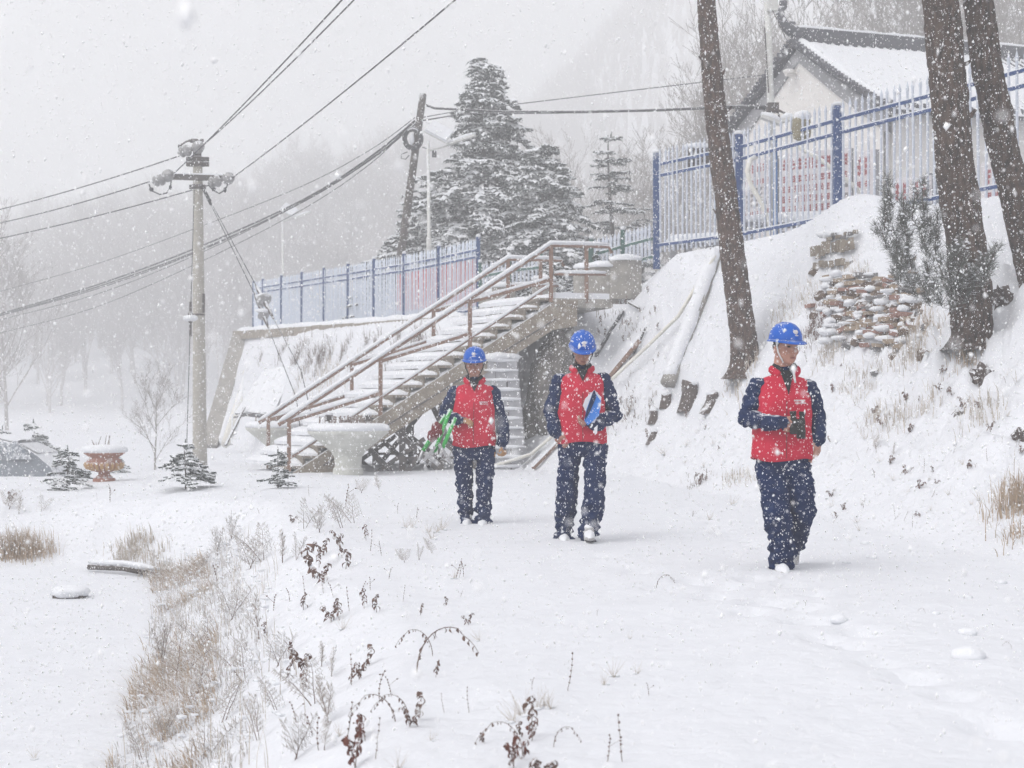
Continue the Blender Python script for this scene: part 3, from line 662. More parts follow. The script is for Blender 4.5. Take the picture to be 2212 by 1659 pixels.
board(1684, (334, 318), 1838, (500, 488), 28.8, 28.0, 'wide white notice board with large rows of dark red characters', [(.78, .15, 9, .03, .97, True), (.62, .09, 9, .03, .97, True), (.49, .09, 8, .03, .72, True), (.36, .09, 8, .03, .72, True), (.23, .09, 8, .03, .72, True), (.50, .05, 3, .76, .97, False), (.38, .05, 3, .76, .97, False), (.26, .05, 3, .76, .97, False)], 0)
board(1846, (330, 322), 1886, (486, 480), 27.9, 27.5, 'narrow white notice board with a dark red heading beside the wide one', [(.66, .26, 2, .1, .9, True), (.50, .09, 2, .1, .9, True), (.34, .05, 2, .1, .9, False), (.24, .05, 2, .1, .9, False)], 0)
board(1926, (385, 378), 2010, (446, 440), 26.6, 26.0, 'red banner board behind the tall fence, next to the pine', [(.2, .6, 4, .05, .95, True)], 0)
board(2120, (352, 346), 2168, (440, 436), 24.6, 24.2, 'pale board with a red looping mark between the two big pines', [(.45, .4, 2, .1, .9, True), (.1, .16, 2, .2, .8, True)], 0)
def terrace_clutter():
    for u, v, Y, sx, lab in [(1520, 498, 30.5, .75, 'snow buried bench behind the leftmost panel of the tall fence'), (1745, 478, 27.6, 1.3, 'long low parapet under a thick snow roll behind the fence')]:
        p = P(u, v, Y); p.z = H(p.x, p.y); root = empty('snowy_bench' if 'bench' in lab else 'parapet', p, lab, 'bench' if 'bench' in lab else 'parapet')
        for k in range(5):
            m = MB(); m.box(p + Vector((sx * (k - 2) * .42, .0, .2)), (.12, .3, .4)); obj('leg' if 'bench' in lab else 'pillar', m, 'grey_trim', root)
        m = MB(); m.box(p + Vector((0, 0, .42)), (sx * 2, .4, .07)); obj('top', m, 'grey_trim', root)
        s = MB(); s.blob(p + Vector((0, 0, .5)), (sx * 1.05, .27, .17), 3, .2, 2, u, flat=-.3); obj('snow', s, 'snow_cap', root, True)
    p = P(1500, 340, 28.6); root = empty('loudspeaker_box', p, 'snow topped dark loudspeaker box fixed on the fence beside the pine trunk', 'loudspeaker')
    m = MB(); m.box(p, (.32, .22, .36)); m.box(p + Vector((.26, .05, -.02)), (.2, .2, .3)); obj('cabinet', m, 'dark_wood', root)
    m = MB(); m.box(p + Vector((.02, -.12, -.03)), (.14, .03, .24)); obj('grille', m, 'black_rubber', root)
    s = MB(); s.blob(p + Vector((.1, 0, .19)), (.34, .17, .09), 3, .2, 2, 1, flat=-.3); obj('snow', s, 'snow_cap', root, True)
    # hose hanging over the fence
    q = [P(1634, 338, 26.3), P(1620, 345, 26.2), P(1614, 370, 26.1), P(1622, 400, 26.1), P(1646, 440, 26.1), P(1664, 490, 26.1), P(1660, 520, 25.9)]
    m = MB(); m.tube(q, .045, 8); o = obj('hose', m, 'pvc', None, True); tag(o, 'thick pale hose hung over the tall blue fence', 'hose')
    q = [P(1716, 312, 26.6), P(1765, 340, 26.4), P(1808, 372, 26.2), P(1860, 415, 26.0)]
    m = MB(); m.tube(q, .04, 8); o = obj('hose', m, 'pvc', None, True); tag(o, 'pale pipe slanting down behind the fence post by the notice boards', 'pipe')
terrace_clutter()
# ------------------------------------------------------------------ concrete power pole
def insulator(p, axis, parent, k):
    """string insulator: bell discs around an axis"""
    axis = Vector(axis).normalized(); m = MB(); rot = axis.to_track_quat('Z', 'Y').to_matrix()
    prof = [(.02, -.16), (.04, -.15), (.05, -.12), (.125, -.09), (.14, -.05), (.13, -.02), (.06, .0), (.055, .02), (.12, .05), (.13, .08), (.11, .11), (.04, .13), (.03, .18)]
    t = MB(); t.lathe(prof, 16); m.add([rot @ Vector(v) + Vector(p) for v in t.v], t.f); o = obj('insulator', m, 'porcelain', parent, True); return o
def catenary(a, b, sag, n=24):
    a, b = Vector(a), Vector(b); return [a.lerp(b, i / n) - Vector((0, 0, sag * 4 * (i / n) * (1 - i / n))) for i in range(n + 1)]
def wire_obj(name, pts, r, label, cat, group=None, m='wire'):
    mb = MB(); mb.tube(pts, r, 5); o = obj(name, mb, m, None, True); return tag(o, label, cat, group)
def power_pole():
    Y = 33.0; b = P(432, 990, Y); b.z = H(b.x, b.y) - .1; t = P(427, 338, Y)
    root = empty('power_pole', b, 'round grey concrete power pole with steel crossarm and insulators', 'pole')
    m = MB(); m.tube([b.lerp(t, i / 12) for i in range(13)], [.163 - .062 * i / 12 for i in range(13)], 20); obj('shaft', m, 'pole_concrete', root, True)
    c0, c1 = P(372, 382, Y - .1), P(502, 386, Y - .1); m = MB(); m.beam(c0, c1, .09, .12); xa = obj('crossarm', m, 'dark_steel', root)
    s = MB(); cap_tube(s, [c0, c1], .045, .065); obj('snow', s, 'snow_cap', xa, True)
    for v in (344, 355, 404):
        p = P(427, v, Y); m = MB(); m.lathe([(.125, -.05), (.135, -.045), (.135, .045), (.125, .05)], 14, p); m.box(p + Vector((0, 0, 0)), (.5 if v < 400 else .36, .08, .09)); obj('clamp', m, 'dark_steel', root)
    m = MB(); tp = P(424, 322, Y); m.box(P(426, 330, Y), (.16, .14, .28)); m.box(tp + Vector((-.1, 0, .0)), (.34, .1, .08)); m.tube([P(388, 315, Y), P(402, 306, Y), P(418, 302, Y), P(434, 304, Y), P(438, 314, Y)], .02, 6); m.blob(P(389, 316, Y), .05, 2, .2, 3, 1); m.blob(P(418, 303, Y), (.12, .06, .06), 2, .4, 3, 2); m.blob(P(436, 303, Y), .045, 2, .2, 3, 1); obj('top_bracket', m, 'dark_steel', root)
    ends = {}
    for k, (u, v, ax) in enumerate([(400, 326, (-1, .35, -.22)), (428, 318, (.45, -1, .1)), (344, 389, (-1, .35, -.22)), (363, 379, (.45, -1, .1)), (465, 392, (-1, .3, -.2)), (493, 385, (.45, -1, .1))]):
        insulator(P(u, v, Y - .15), ax, root, k)
    for (q) in [[(322, 398), (327, 412), (345, 420), (360, 417), (368, 405), (370, 390)], [(452, 402), (462, 412), (474, 418), (486, 410), (493, 397)]]:
        m = MB(); m.tube([P(u, v, Y - .2) for u, v in q], .016, 6); m.blob(P(q[1][0], q[1][1] - 3, Y - .2), .05, 2, .2, 2, 1); m.blob(P(q[-2][0], q[-2][1], Y - .2), (.035, .035, .06), 2, .2, 2, 2); obj('jumper', m, 'wire', root, True)
    m = MB(); m.box(P(440, 655, Y - .16), (.05, .05, .42)); m.lathe([(.14, -.02), (.145, 0), (.14, .02)], 14, P(429, 680, Y)); obj('bracket', m, 'dark_steel', root)
    grp = 'power lines at the concrete pole'
    # three conductors leaving to the left
    for k, (p0, u1, v1) in enumerate([(P(387, 337, Y), -40, 449), (P(324, 392, Y), -40, 477), (P(455, 399, Y), -40, 510)]):
        e = P(u1, v1, 41.0); far = e + (e - p0) * .35 - Vector((0, 0, .1))
        wire_obj('power_line', catenary(p0, far, .12), .014, ['power line from the pole top toward the misty woods', 'power line from the far crossarm end toward the misty woods', 'power line from the near crossarm end toward the misty woods'][k], 'wire', grp)
    # three conductors climbing overhead to the right
    for k, (p0, u1, Yt) in enumerate([(P(434, 318, Y - .3), 757, 21.2), (P(371, 379, Y - .3), 731, 19.6), (P(501, 385, Y - .3), 973, 18.9)]):
        e = P(u1, 0, Yt); far = e + (e - p0) * 1.05 + Vector((0, 0, .35))
        wire_obj('power_line', catenary(p0, far, .22, 30), .012, ['overhead power line from the pole top passing above the path', 'overhead power line from the left insulator passing above the path', 'overhead power line from the right insulator passing above the path'][k], 'wire', grp)
    # stay wires with egg insulators
    for k, (p0, pm, p1) in enumerate([(P(438, 404, Y), P(560, 630, 31.5), P(650, 800, 30.0)), (P(440, 410, Y), P(556, 648, 31.5), P(640, 860, 29.6))]):
        root2 = empty('stay_wire', p1, ['upper slanting stay wire with a snow capped insulator disc', 'lower slanting stay wire with a small snow capped insulator'][k], 'wire', 'stay wires of the power pole')
        m = MB(); m.tube([p0, p0.lerp(pm, .14)], .03, 6); m.tube([p0, pm], .009, 5); g = G(735 - 40 * k, 985 - 10 * k, 40); p1b = P(700 + 0 * k, 935, 28.4) if k == 0 else P(660, 930, 29); m.tube([pm, p1, Vector((p1b.x, p1b.y, H(p1b.x, p1b.y) - .05))], .009, 5); obj('wire', m, 'wire', root2, True)
        dv = (p1 - pm).normalized(); m = MB(); m.tube([pm - dv * .25, pm - dv * .05, pm + dv * .6, pm + dv * .9], [.02, .045, .045, .02], 7); obj('clamp', m, 'dark_steel', root2, True)
        q = pm + dv * (.28 if k == 0 else .5); t = MB(); t.lathe([(.03, -.09), (.16, -.03), (.18, 0), (.15, .04), (.05, .07), (.03, .1)] if k == 0 else [(.02, -.08), (.12, -.02), (.13, 0), (.05, .06)], 14); rt = (-dv).to_track_quat('Z', 'Y').to_matrix(); m = MB(); m.add([rt @ Vector(v) + q for v in t.v], t.f); io = obj('insulator', m, 'porcelain', root2, True)
        s = MB(); s.blob(q + Vector((0, 0, .09)), (.17 if k == 0 else .18, .13, .055), 2, .2, 2, k); obj('snow', s, 'snow_cap', io, True)
    a, b2 = P(420, 400, Y - .25), P(402, 985, Y - .6); root2 = empty('stay_wire', b2, 'straight down stay wire beside the concrete pole with a disc insulator', 'wire', 'stay wires of the power pole')
    b2.z = H(b2.x, b2.y) - .05; m = MB(); m.tube([a, b2], .009, 5); obj('wire', m, 'wire', root2, True); q = P(408, 676, Y - .45); q2 = a.lerp(b2, (676 - 400) / 585)
    m = MB(); m.tube([q2 + Vector((0, 0, .36)), q2 - Vector((0, 0, .4))], .03, 6); m.blob(q2 + Vector((0, 0, .02)), (.07, .07, .14), 2, .1, 2, 1); obj('clamp', m, 'dark_steel', root2); s = MB(); s.blob(q2, (.17, .12, .08), 2, .15, 2, 3); obj('snow', s, 'snow_cap', root2, True)
power_pole()

def wood_pole():
    Y = 40.5; t = P(914, 203, Y); b = P(858, 610, Y)
    root = empty('wooden_pole', b, 'dark leaning wooden pole with a coil of cable beside the big spruce', 'pole')
    b2 = b + (b - t) * .15
    m = MB(); m.tube([b2.lerp(t, i / 8) for i in range(9)], [.125 - .028 * i / 8 for i in range(9)], 12); obj('shaft', m, 'dark_wood', root, True)
    c = P(892, 300, Y - .25); m = MB(); n = 36
    for k in range(7):
        rr = .215 + random.uniform(-.04, .05); ph = random.random() * 6
        m.tube([c + Vector((rr * math.cos(a), -.05 + random.uniform(-.06, .06) * 0 + .02 * k - .06, rr * 1.15 * math.sin(a))) for a in [ph + 2 * math.pi * i / n for i in range(n + 1)]], .028, 5)
    co = obj('cable_coil', m, 'wire', root, True)
    s = MB(); cap_tube(s, [c + Vector((.2 * math.cos(a), -.05, .25 * math.sin(a))) for a in np.linspace(2.4, .7, 9)], .05, .03); s.blob(c + Vector((-.02, -.08, -.02)), (.07, .05, .15), 2, .3, 3, 3); obj('snow', s, 'snow_cap', co, True)
    m = MB(); m.tube([P(884, 335, Y - .3), P(876, 344, Y - .3), P(866, 342, Y - .3), P(868, 333, Y - .3), P(880, 328, Y - .3)], .014, 5); m.box(P(938, 333, Y - .2), (.12, .1, .16)); m.tube([P(912, 318, Y - .1), P(938, 326, Y - .2)], .012, 5); obj('fitting', m, 'wire', root)
    grp = 'communication cables at the wooden pole'
    left = [(-60, 694, 62), (0, 676, 60), (200, 620, 55.5), (415, 540, 50.5), (650, 432, 45.5), (800, 340, 42.5), (896, 262, Y)]
    labs = ['thick bundled cable sagging from the wooden pole past the concrete pole', 'second cable of the sagging bundle left of the wooden pole', 'third cable of the sagging bundle left of the wooden pole', 'lower thin cable hanging below the bundle', 'lowest thin cable below the bundle', 'single taut cable above the bundle']
    offs = [(0, 0, .03), (3, 4, .024), (-2, 8, .02), (0, 17, .014), (0, 44, .013), (0, -48, .013)]
    for k, ((du, dv, r), lab) in enumerate(zip(offs, labs)):
        pts = []
        for i, (u, v, y) in enumerate(left):
            f = 1 - i / (len(left) - 1) ; dvv = dv * (1 if k < 3 else min(1, f * 1.6)) if k != 5 else dv * min(1, f * 1.5 + .12)
            pts.append(P(u + du, v + dvv + 2 * math.sin(i * 2 + k), y + .05 * k))
        q = []
        for i in range(len(pts) - 1):
            p0, p1, p2, p3 = pts[max(i - 1, 0)], pts[i], pts[i + 1], pts[min(i + 2, len(pts) - 1)]
            for s in range(6):
                t_ = s / 6; q.append(.5 * ((2 * p1) + (p2 - p0) * t_ + (2 * p0 - 5 * p1 + 4 * p2 - p3) * t_ ** 2 + (3 * p1 - p0 - 3 * p2 + p3) * t_ ** 3))
        q.append(pts[-1]); wire_obj('cable', q, r, lab, 'cable', grp)
    for k, (pp, r, lab) in enumerate([([(918, 226, Y), (940, 234, 40.2), (1100, 242, 38.2), (1250, 242, 36.4), (1420, 238, 34.7), (1600, 230, 31), (1668, 232, 27.2)], .035, 'thick bundled cable from the wooden pole to the house'),
                                       ([(905, 262, Y), (1000, 246, 39), (1200, 244, 37), (1430, 236, 34.6), (1600, 233, 31), (1668, 236, 27.2)], .02, 'thin cable under the bundle to the house'),
                                       ([(905, 255, Y), (1000, 238, 41), (1090, 228, 41), (1350, 197, 39), (1650, 162, 37.5), (1700, 155, 37)], .013, 'thin taut cable above the bundle crossing to the right')]):
        wire_obj('cable', [P(*q) for q in pp], r, lab, 'cable', grp)
wood_pole()

def solar_lamp(u, v_top, v_base, Y, label, s=1.0):
    b = P(u, v_base, Y); t = P(u - 2, v_top, Y); root = empty('solar_street_lamp', b, label, 'street lamp', 'solar street lamps')
    m = MB(); m.tube([b, b.lerp(t, .18), b.lerp(t, .19), t], [.075 * s, .07 * s, .05 * s, .04 * s], 10); obj('pole', m, 'lamp_white', root, True)
    rot = Matrix.Rotation(R(28), 3, 'Y') @ Matrix.Rotation(R(38), 3, 'X')
    c = t + Vector((.27, -.05, .22)) * s
    m = MB(); m.box(c, (.62 * s, .62 * s, .04 * s), rot); pn = obj('solar_panel', m, 'lamp_white', root)
    m = MB(); m.box(c + rot @ Vector((0, 0, -.05 * s)), (.18 * s, .18 * s, .06 * s), rot); obj('junction_box', m, 'black_rubber', pn)
    sn = MB(); sn.box(c + rot @ Vector((0, 0, .05 * s)), (.60 * s, .60 * s, .06 * s), rot); obj('snow', sn, 'snow_cap', pn)
    m = MB(); a = t + Vector((0, 0, -.25)) * s; m.tube([a, a + Vector((.5, -.1, .12)) * s], .025 * s, 6); obj('arm', m, 'lamp_white', root, True)
    m = MB(); e = a + Vector((.5, -.1, .14)) * s; m.beam(e, e + Vector((.72, -.15, .22)) * s, .18 * s, .05 * s); hd = obj('lamp_head', m, 'lamp_white', root)
    sn = MB(); cap_tube(sn, [e, e + Vector((.72, -.15, .22)) * s], .075 * s, .05 * s); obj('snow', sn, 'snow_cap', hd, True)
solar_lamp(927, 305, 560, 38.0, 'white solar street lamp standing in front of the big spruce')
solar_lamp(612, 466, 690, 62.0, 'faint solar street lamp in the mist behind the long picket fence', 1.0)
def tall_lamp():
    Y = 27.2; b = P(1672, 470, Y); t = P(1656, -60, Y); root = empty('camera_mast', b, 'pale slim mast with a box on top in front of the gable', 'mast')
    m = MB(); m.tube([b, b.lerp(t, .5), t], [.075, .065, .055], 10); obj('mast', m, 'lamp_white', root, True)
    m = MB(); m.box(P(1667, 6, Y - .05), (.2, .2, .32)); obj('equipment_box', m, 'lamp_white', root)
    m = MB(); m.tube([P(1660, 30, Y), P(1662, 38, Y), P(1666, 46, Y), P(1663, 52, Y), P(1660, 44, Y)], .012, 5); m.tube([P(1668, 20, Y - .1), P(1708, 105, Y - .4)], .01, 5); m.tube([P(1652, 60, Y - .08), P(1660, 200, Y - .08)], .012, 5); m.box(P(1669, 233, Y - .08), (.2, .2, .16)); m.tube([P(1672, 233, Y - .1), P(1730, 262, Y - .3)], .022, 6); m.tube([P(1680, 238, Y - .1), P(1683, 254, Y - .1)], .016, 5); obj('bracket', m, 'dark_steel', root)
    for (u0, v0, u1, v1) in [(1644, 252, 1688, 268), (1688, 262, 1712, 256)]:
        a, e = P(u0, v0, Y - .35), P(u1, v1, Y - .35); m = MB(); m.beam(a, e, .2, .06); hd = obj('lamp_head', m, 'lamp_white', root); sn = MB(); cap_tube(sn, [a, e], .09, .06); obj('snow', sn, 'snow_cap', hd, True)
    p = P(1731, 277, 25.3); r2 = empty('hanging_bag', p, 'khaki bag with snow on it hung on the blue fence rail', 'bag')
    m = MB(); m.blob(p, (.16, .13, .25), 3, .3, 2.2, 4); obj('bag', m, 'khaki_bag', r2, True); s = MB(); s.blob(p + Vector((.02, 0, .2)), (.15, .13, .11), 2, .2, 2, 2); obj('snow', s, 'snow_cap', r2, True)
tall_lamp()

# ------------------------------------------------------------------ planters, urn, car
def planter(u, v, Y, label, seed):
    random.seed(seed); b = P(u, v, Y); b.z = H(b.x, b.y); root = empty('planter', b, label, 'planter', 'white bowl planters at the foot of the stair')
    m = MB(); m.lathe([(.24, -.1), (.255, .02), (.255, .10), (.235, .12), (.225, .14), (.235, .30), (.265, .34), (.275, .36)], 36, b); obj('pedestal', m, 'planter_white', root)
    m = MB(); m.lathe([(.27, .36), (.30, .40), (.62, .66), (.665, .69), (.68, .72), (.68, .77), (.64, .78), (.58, .74)], 40, b); obj('bowl', m, 'planter_white', root)
    s = MB(); t = MB(); t.lathe([(.685, .745), (.70, .78), (.685, .83), (.60, .865), (.3, .875), (.02, .88)], 40, (0, 0, 0), .03); s.add([Vector(q) + b for q in t.v], t.f); obj('snow', s, 'snow_cap', root, True)
    m = MB()
    for k in range(90):
        a = random.uniform(0, 6.28); rr = random.uniform(0, .5); p = b + Vector((rr * math.cos(a), rr * math.sin(a), .86)); h = random.uniform(.05, .13)
        m.tube([p, p + Vector((random.uniform(-.03, .03), random.uniform(-.03, .03), h))], [.006, .004], 4); m.blob(p + Vector((0, 0, h)), random.uniform(.008, .02), 1, .3, 3, k)
    obj('dry_flowers', m, 'weed_stem', root)
    for k in (-1, 1):
        p = b + Vector((k * .33 + .02, -.1, .9)); lt = MB(); lt.box(p + Vector((0, 0, .01)), (.11, .11, .02))
        for i in range(4):
            for j in range(2): lt.box(p + Vector(((-.045 + i * .03), -.05 + j * .1, .05)), (.008, .008, .09))
        lt.box(p + Vector((0, 0, .045)), (.075, .075, .09)); lt.box(p + Vector((0, 0, .10)), (.12, .12, .015)); lo = obj('garden_light', lt, 'dark_steel', root); s = MB(); s.blob(p + Vector((0, 0, .13)), (.065, .065, .04), 2, .2, 2, k); obj('snow', s, 'snow_cap', lo, True)
planter(752, 1020, 25.0, 'white concrete bowl planter standing in front of the stair stringer', 1)
planter(604, 1000, 29.9, 'white concrete bowl planter half hidden behind the lowest stair posts', 2)
def urn():
    b = P(225, 1022, 26.6); b.z = H(b.x, b.y); root = empty('urn', b, 'terracotta urn with ochre ribs heaped with snow among the young firs', 'urn')
    m = MB(); m.lathe([(.19, -.08), (.20, .04), (.16, .07), (.10, .12), (.10, .16), (.20, .19), (.30, .24), (.33, .31), (.30, .38), (.255, .41), (.25, .43), (.30, .46), (.355, .50), (.36, .53), (.30, .53)], 36, b); obj('bowl', m, 'terracotta', root, True)
    for k in range(22):
        a = 2 * math.pi * k / 22; m = MB(); m.tube([b + Vector((math.cos(a) * r_, math.sin(a) * r_, z)) for r_, z in ((.235, .205), (.305, .245), (.332, .30), (.318, .345))], [.02, .032, .034, .02], 6); obj('rib', m, 'ochre', root, True)
    s = MB(); t = MB(); t.lathe([(.37, .515), (.40, .54), (.385, .60), (.30, .645), (.02, .66)], 32, (0, 0, 0), .06); s.add([Vector(q) + b for q in t.v], t.f); obj('snow', s, 'snow_cap', root, True)
    m = MB()
    for k in range(7): p = b + Vector((random.uniform(-.2, .2), 0, .62)); m.tube([p, p + Vector((random.uniform(-.08, .08), 0, random.uniform(.06, .22)))], [.008, .004], 4)
    obj('dry_stalks', m, 'weed_stem', root)
urn()
def car():
    c = Vector((-12.45, 35.0, 0)); c.z = H(c.x, c.y) - .14; ang = R(-2); rot = Matrix.Rotation(ang, 3, 'Z')
    root = empty('parked_car', c, 'grey car with a curved snowy roof half hidden behind the young firs', 'car')
    prof = [(-2.1, .35), (-2.12, .75), (-1.9, .95), (-1.35, 1.0), (-.9, 1.38), (-.3, 1.5), (.5, 1.48), (1.0, 1.36), (1.5, 1.12), (1.86, .82), (1.98, .6), (1.95, .32)]
    def loft(pr, ws, name, m, parent=root, inset=0):
        mb = MB(); n = len(pr); vs = [c + rot @ Vector((x, -w_, z)) for (x, z), w_ in zip(pr, ws)] + [c + rot @ Vector((x, w_, z)) for (x, z), w_ in zip(pr, ws)]
        mb.add(vs, [tuple(range(n)), tuple(reversed(range(n, 2 * n)))] + [(i, (i + 1) % n, (i + 1) % n + n, i + n) for i in range(n)]); return obj(name, mb, m, parent)
    loft(prof, [.82, .85, .85, .84, .70, .64, .64, .70, .84, .85, .85, .82], 'body', 'car_paint')
    for s in (-1, 1):
        for x0, x1, x2, x3 in ((-1.2, -.85, -.2, -.2), (-.1, -.1, .55, .75), (.85, .65, 1.0, 1.45)):
            mb = MB(); mb.add([c + rot @ Vector((x, s * w_, z)) for x, w_, z in ((x0, .845, 1.0), (x1, .70, 1.36), (x2, .67, 1.42), (x3, .845, 1.0))], [(0, 1, 2, 3)]); obj('window', mb, 'car_glass', root)
    mb = MB(); mb.add([c + rot @ Vector(q) for q in ((1.51, -.70, 1.14), (1.51, .70, 1.14), (1.06, .6, 1.36), (1.06, -.6, 1.36))], [(0, 1, 2, 3)]); obj('rear_glass', mb, 'car_glass', root)
    for x in (-1.35, 1.35):
        for s in (-1, 1):
            w0 = c + rot @ Vector((x, s * .78, .31)); ax = rot @ Vector((0, 1, 0)); mb = MB(); mb.tube([w0 - ax * .1, w0 + ax * .1], .31, 18); wo = obj('wheel', mb, 'rubber', root); mb = MB(); mb.tube([w0 - ax * .11, w0 + ax * .11], .19, 14); obj('rim', mb, 'aluminium', wo)
    mb = MB(); q = [(-.95, 1.36), (-.3, 1.5), (.5, 1.48), (1.0, 1.37)]; vs = []
    for x, z in q:
        for y in (-.66, -.4, 0, .4, .66): vs.append(c + rot @ Vector((x, y, z + .07 - .05 * (abs(y) > .6))))
    mb.add(vs, [(i * 5 + j, i * 5 + j + 1, (i + 1) * 5 + j + 1, (i + 1) * 5 + j) for i in range(3) for j in range(4)]); obj('snow', mb, 'snow_cap', root, True)
car()
# ------------------------------------------------------------------ bare trees
def bare_tree_mesh(seed, h, spread, twig_r, levels=4, first=.18, nb=9):
    rnd = random.Random(seed); tr, cr = MB(), MB()
    def grow(mb, p, d, L, r, lev):
        n = 4 if lev < 2 else 3; pts = [p]; q = p.copy(); dd = d.copy()
        for i in range(n):
            dd = (dd + Vector((rnd.uniform(-1, 1), rnd.uniform(-1, 1), rnd.uniform(-.3, .8) if lev else .3)) * (.10 + .05 * lev)).normalized(); q = q + dd * L / n; pts.append(q.copy())
        mb.tube(pts, [max(twig_r, r * (1 - .75 * i / n)) for i in range(n + 1)], 5 if lev == 0 else 3, cap=False)
        if lev >= levels: return
        k = nb if lev == 0 else max(3, nb - 2 - lev)
        for j in range(k):
            f = (first + (1 - first) * (j + rnd.random()) / k) if lev == 0 else rnd.uniform(.25, 1); i = min(int(f * n), n - 1); base = pts[i].lerp(pts[i + 1], f * n - i)
            ax = (pts[i + 1] - pts[i]).normalized(); sd = ax.cross(Vector((rnd.uniform(-1, 1), rnd.uniform(-1, 1), rnd.uniform(-1, 1)))).normalized()
            nd = (ax * (1 - spread) + sd * spread + Vector((0, 0, .25))).normalized()
            grow(cr, base, nd, L * (.62 - .22 * f if lev == 0 else rnd.uniform(.4, .62)), r * .42, lev + 1)
    grow(tr, Vector((0, 0, -.3)), Vector((0, 0, 1)), h, h * .012 + .03, 0)
    return tr.mesh('trunk'), cr.mesh('crown')
PROTO = []
for k in range(6):
    t, c = bare_tree_mesh(30 + k, 8.0 if k < 4 else 6.5, .38 if k < 4 else .55, .011, 3 if k < 4 else 3, .15, 13)
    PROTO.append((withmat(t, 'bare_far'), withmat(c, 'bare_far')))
PROTO_NEAR = []
for k in range(3):
    t, c = bare_tree_mesh(60 + k, 7.0, .46, .008, 4, .12, 9); PROTO_NEAR.append((withmat(t, 'bare_twig'), withmat(c, 'bare_twig')))
def bare_tree(x, y, s, k, label, group, protos, z=None, rz=0, name='bare_tree'):
    z = H(x, y) if z is None else z
    e = empty(name, (x, y, z), label, 'tree', group, rz); e.scale = (s, s, s * random.uniform(.9, 1.1))
    for nm, me in zip(('trunk', 'crown'), protos[k % len(protos)]): obj(nm, me, 'bare_far', e, local=True)
rt = random.Random(3)
xs_, ys_ = [], []
for i in range(260):
    y = 112 + 118 * (i / 260) ** .9; x = y * rt.uniform(-.40, -.03)
    xs_.append(x); ys_.append(y)
zs_ = Hn(np.array(xs_), np.array(ys_)) - .2
for i, (x, y, z) in enumerate(zip(xs_, ys_, zs_)):
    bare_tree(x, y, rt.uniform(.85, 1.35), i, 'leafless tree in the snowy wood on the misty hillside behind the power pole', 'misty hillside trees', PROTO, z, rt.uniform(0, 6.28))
for i, (u, Y, s) in enumerate([(1760, 58, 1.15), (1810, 62, 1.2), (1850, 55, 1.1), (1905, 60, 1.25), (1950, 64, 1.2), (1990, 56, 1.1), (2050, 60, 1.2), (2110, 55, 1.2), (2160, 62, 1.25), (2195, 52, 1.1), (2240, 58, 1.2), (1880, 70, 1.3), (2020, 72, 1.3), (2140, 72, 1.3)]):
    p = P(u, 300, Y); bare_tree(p.x, p.y, s * 1.15, i, 'tall bare tree rising behind the ridge of the tiled house', 'bare trees behind the house', PROTO_NEAR, 4.6, rt.uniform(0, 6))
for i, (u, Y, s, zz) in enumerate([(1600, 44, .86, 4.2), (1650, 50, 1.05, 4.4), (1575, 52, .9, 4.2), (1480, 47, .62, 3.6), (1440, 52, .66, 3.6), (1395, 58, .7, 3.6), (1510, 58, .8, 4), (1250, 62, .8, 3.5), (1195, 66, .9, 3.5), (1340, 66, .8, 3.5)]):
    p = P(u, 300, Y); bare_tree(p.x, p.y, s, i + 1, 'spreading bare tree between the house gable and the spruces', 'bare trees beside the house', PROTO_NEAR, zz, rt.uniform(0, 6))
g = P(335, 985, 31); bare_tree(g.x, g.y, .22, 1, 'thin bare sapling standing in snow beside the concrete pole', None, PROTO_NEAR, H(g.x, g.y), 1.0, 'bare_sapling')
for i, (u, v, Y, s) in enumerate([(15, 850, 78, 1.0), (-50, 850, 70, 1.0)]):
    p = P(u, v, Y); bare_tree(p.x, p.y, s, i, 'bare leaning tree at the edge of the misty wood behind the car', 'trees behind the car', PROTO_NEAR, H(p.x, p.y), i)
def mountain_wood():     # far wood that reads as one mass
    rr = np.random.default_rng(5); n = 16000; y = rr.uniform(150, 325, n); x = y * np.where(rr.random(n) < .7, rr.uniform(-.08, .42, n), rr.uniform(-.42, .42, n)); z = Hn(x, y); h = rr.uniform(4, 8, n); w_ = rr.uniform(.12, .3, n)
    keep = rr.random(n) < np.clip(.62 + .7 * fbm(x * .03, y * .03, 3), .1, 1)
    x, y, z, h, w_ = x[keep], y[keep], z[keep], h[keep], w_[keep]; n = len(x); V = []; Fc = []
    V = np.zeros((n, 12, 3))
    for k in range(4):
        a = rr.uniform(0, 6.28, n); l = rr.uniform(.25, .9, n)
        V[:, k * 3] = np.stack([x - w_, y, z + h * .1 * k], 1); V[:, k * 3 + 1] = np.stack([x + w_, y + .2, z + h * .1 * k], 1); V[:, k * 3 + 2] = np.stack([x + np.cos(a) * l * h * .25, y + np.sin(a) * l * h * .25, z + h * (.65 + .35 * rr.random(n))], 1)
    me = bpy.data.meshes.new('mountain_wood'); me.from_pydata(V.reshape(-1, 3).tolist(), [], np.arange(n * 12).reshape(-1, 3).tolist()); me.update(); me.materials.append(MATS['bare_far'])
    o = bpy.data.objects.new('mountain_wood', me); COL.objects.link(o); tag(o, 'faint leafless wood covering the misty mountainside', None, None, 'stuff')
mountain_wood()

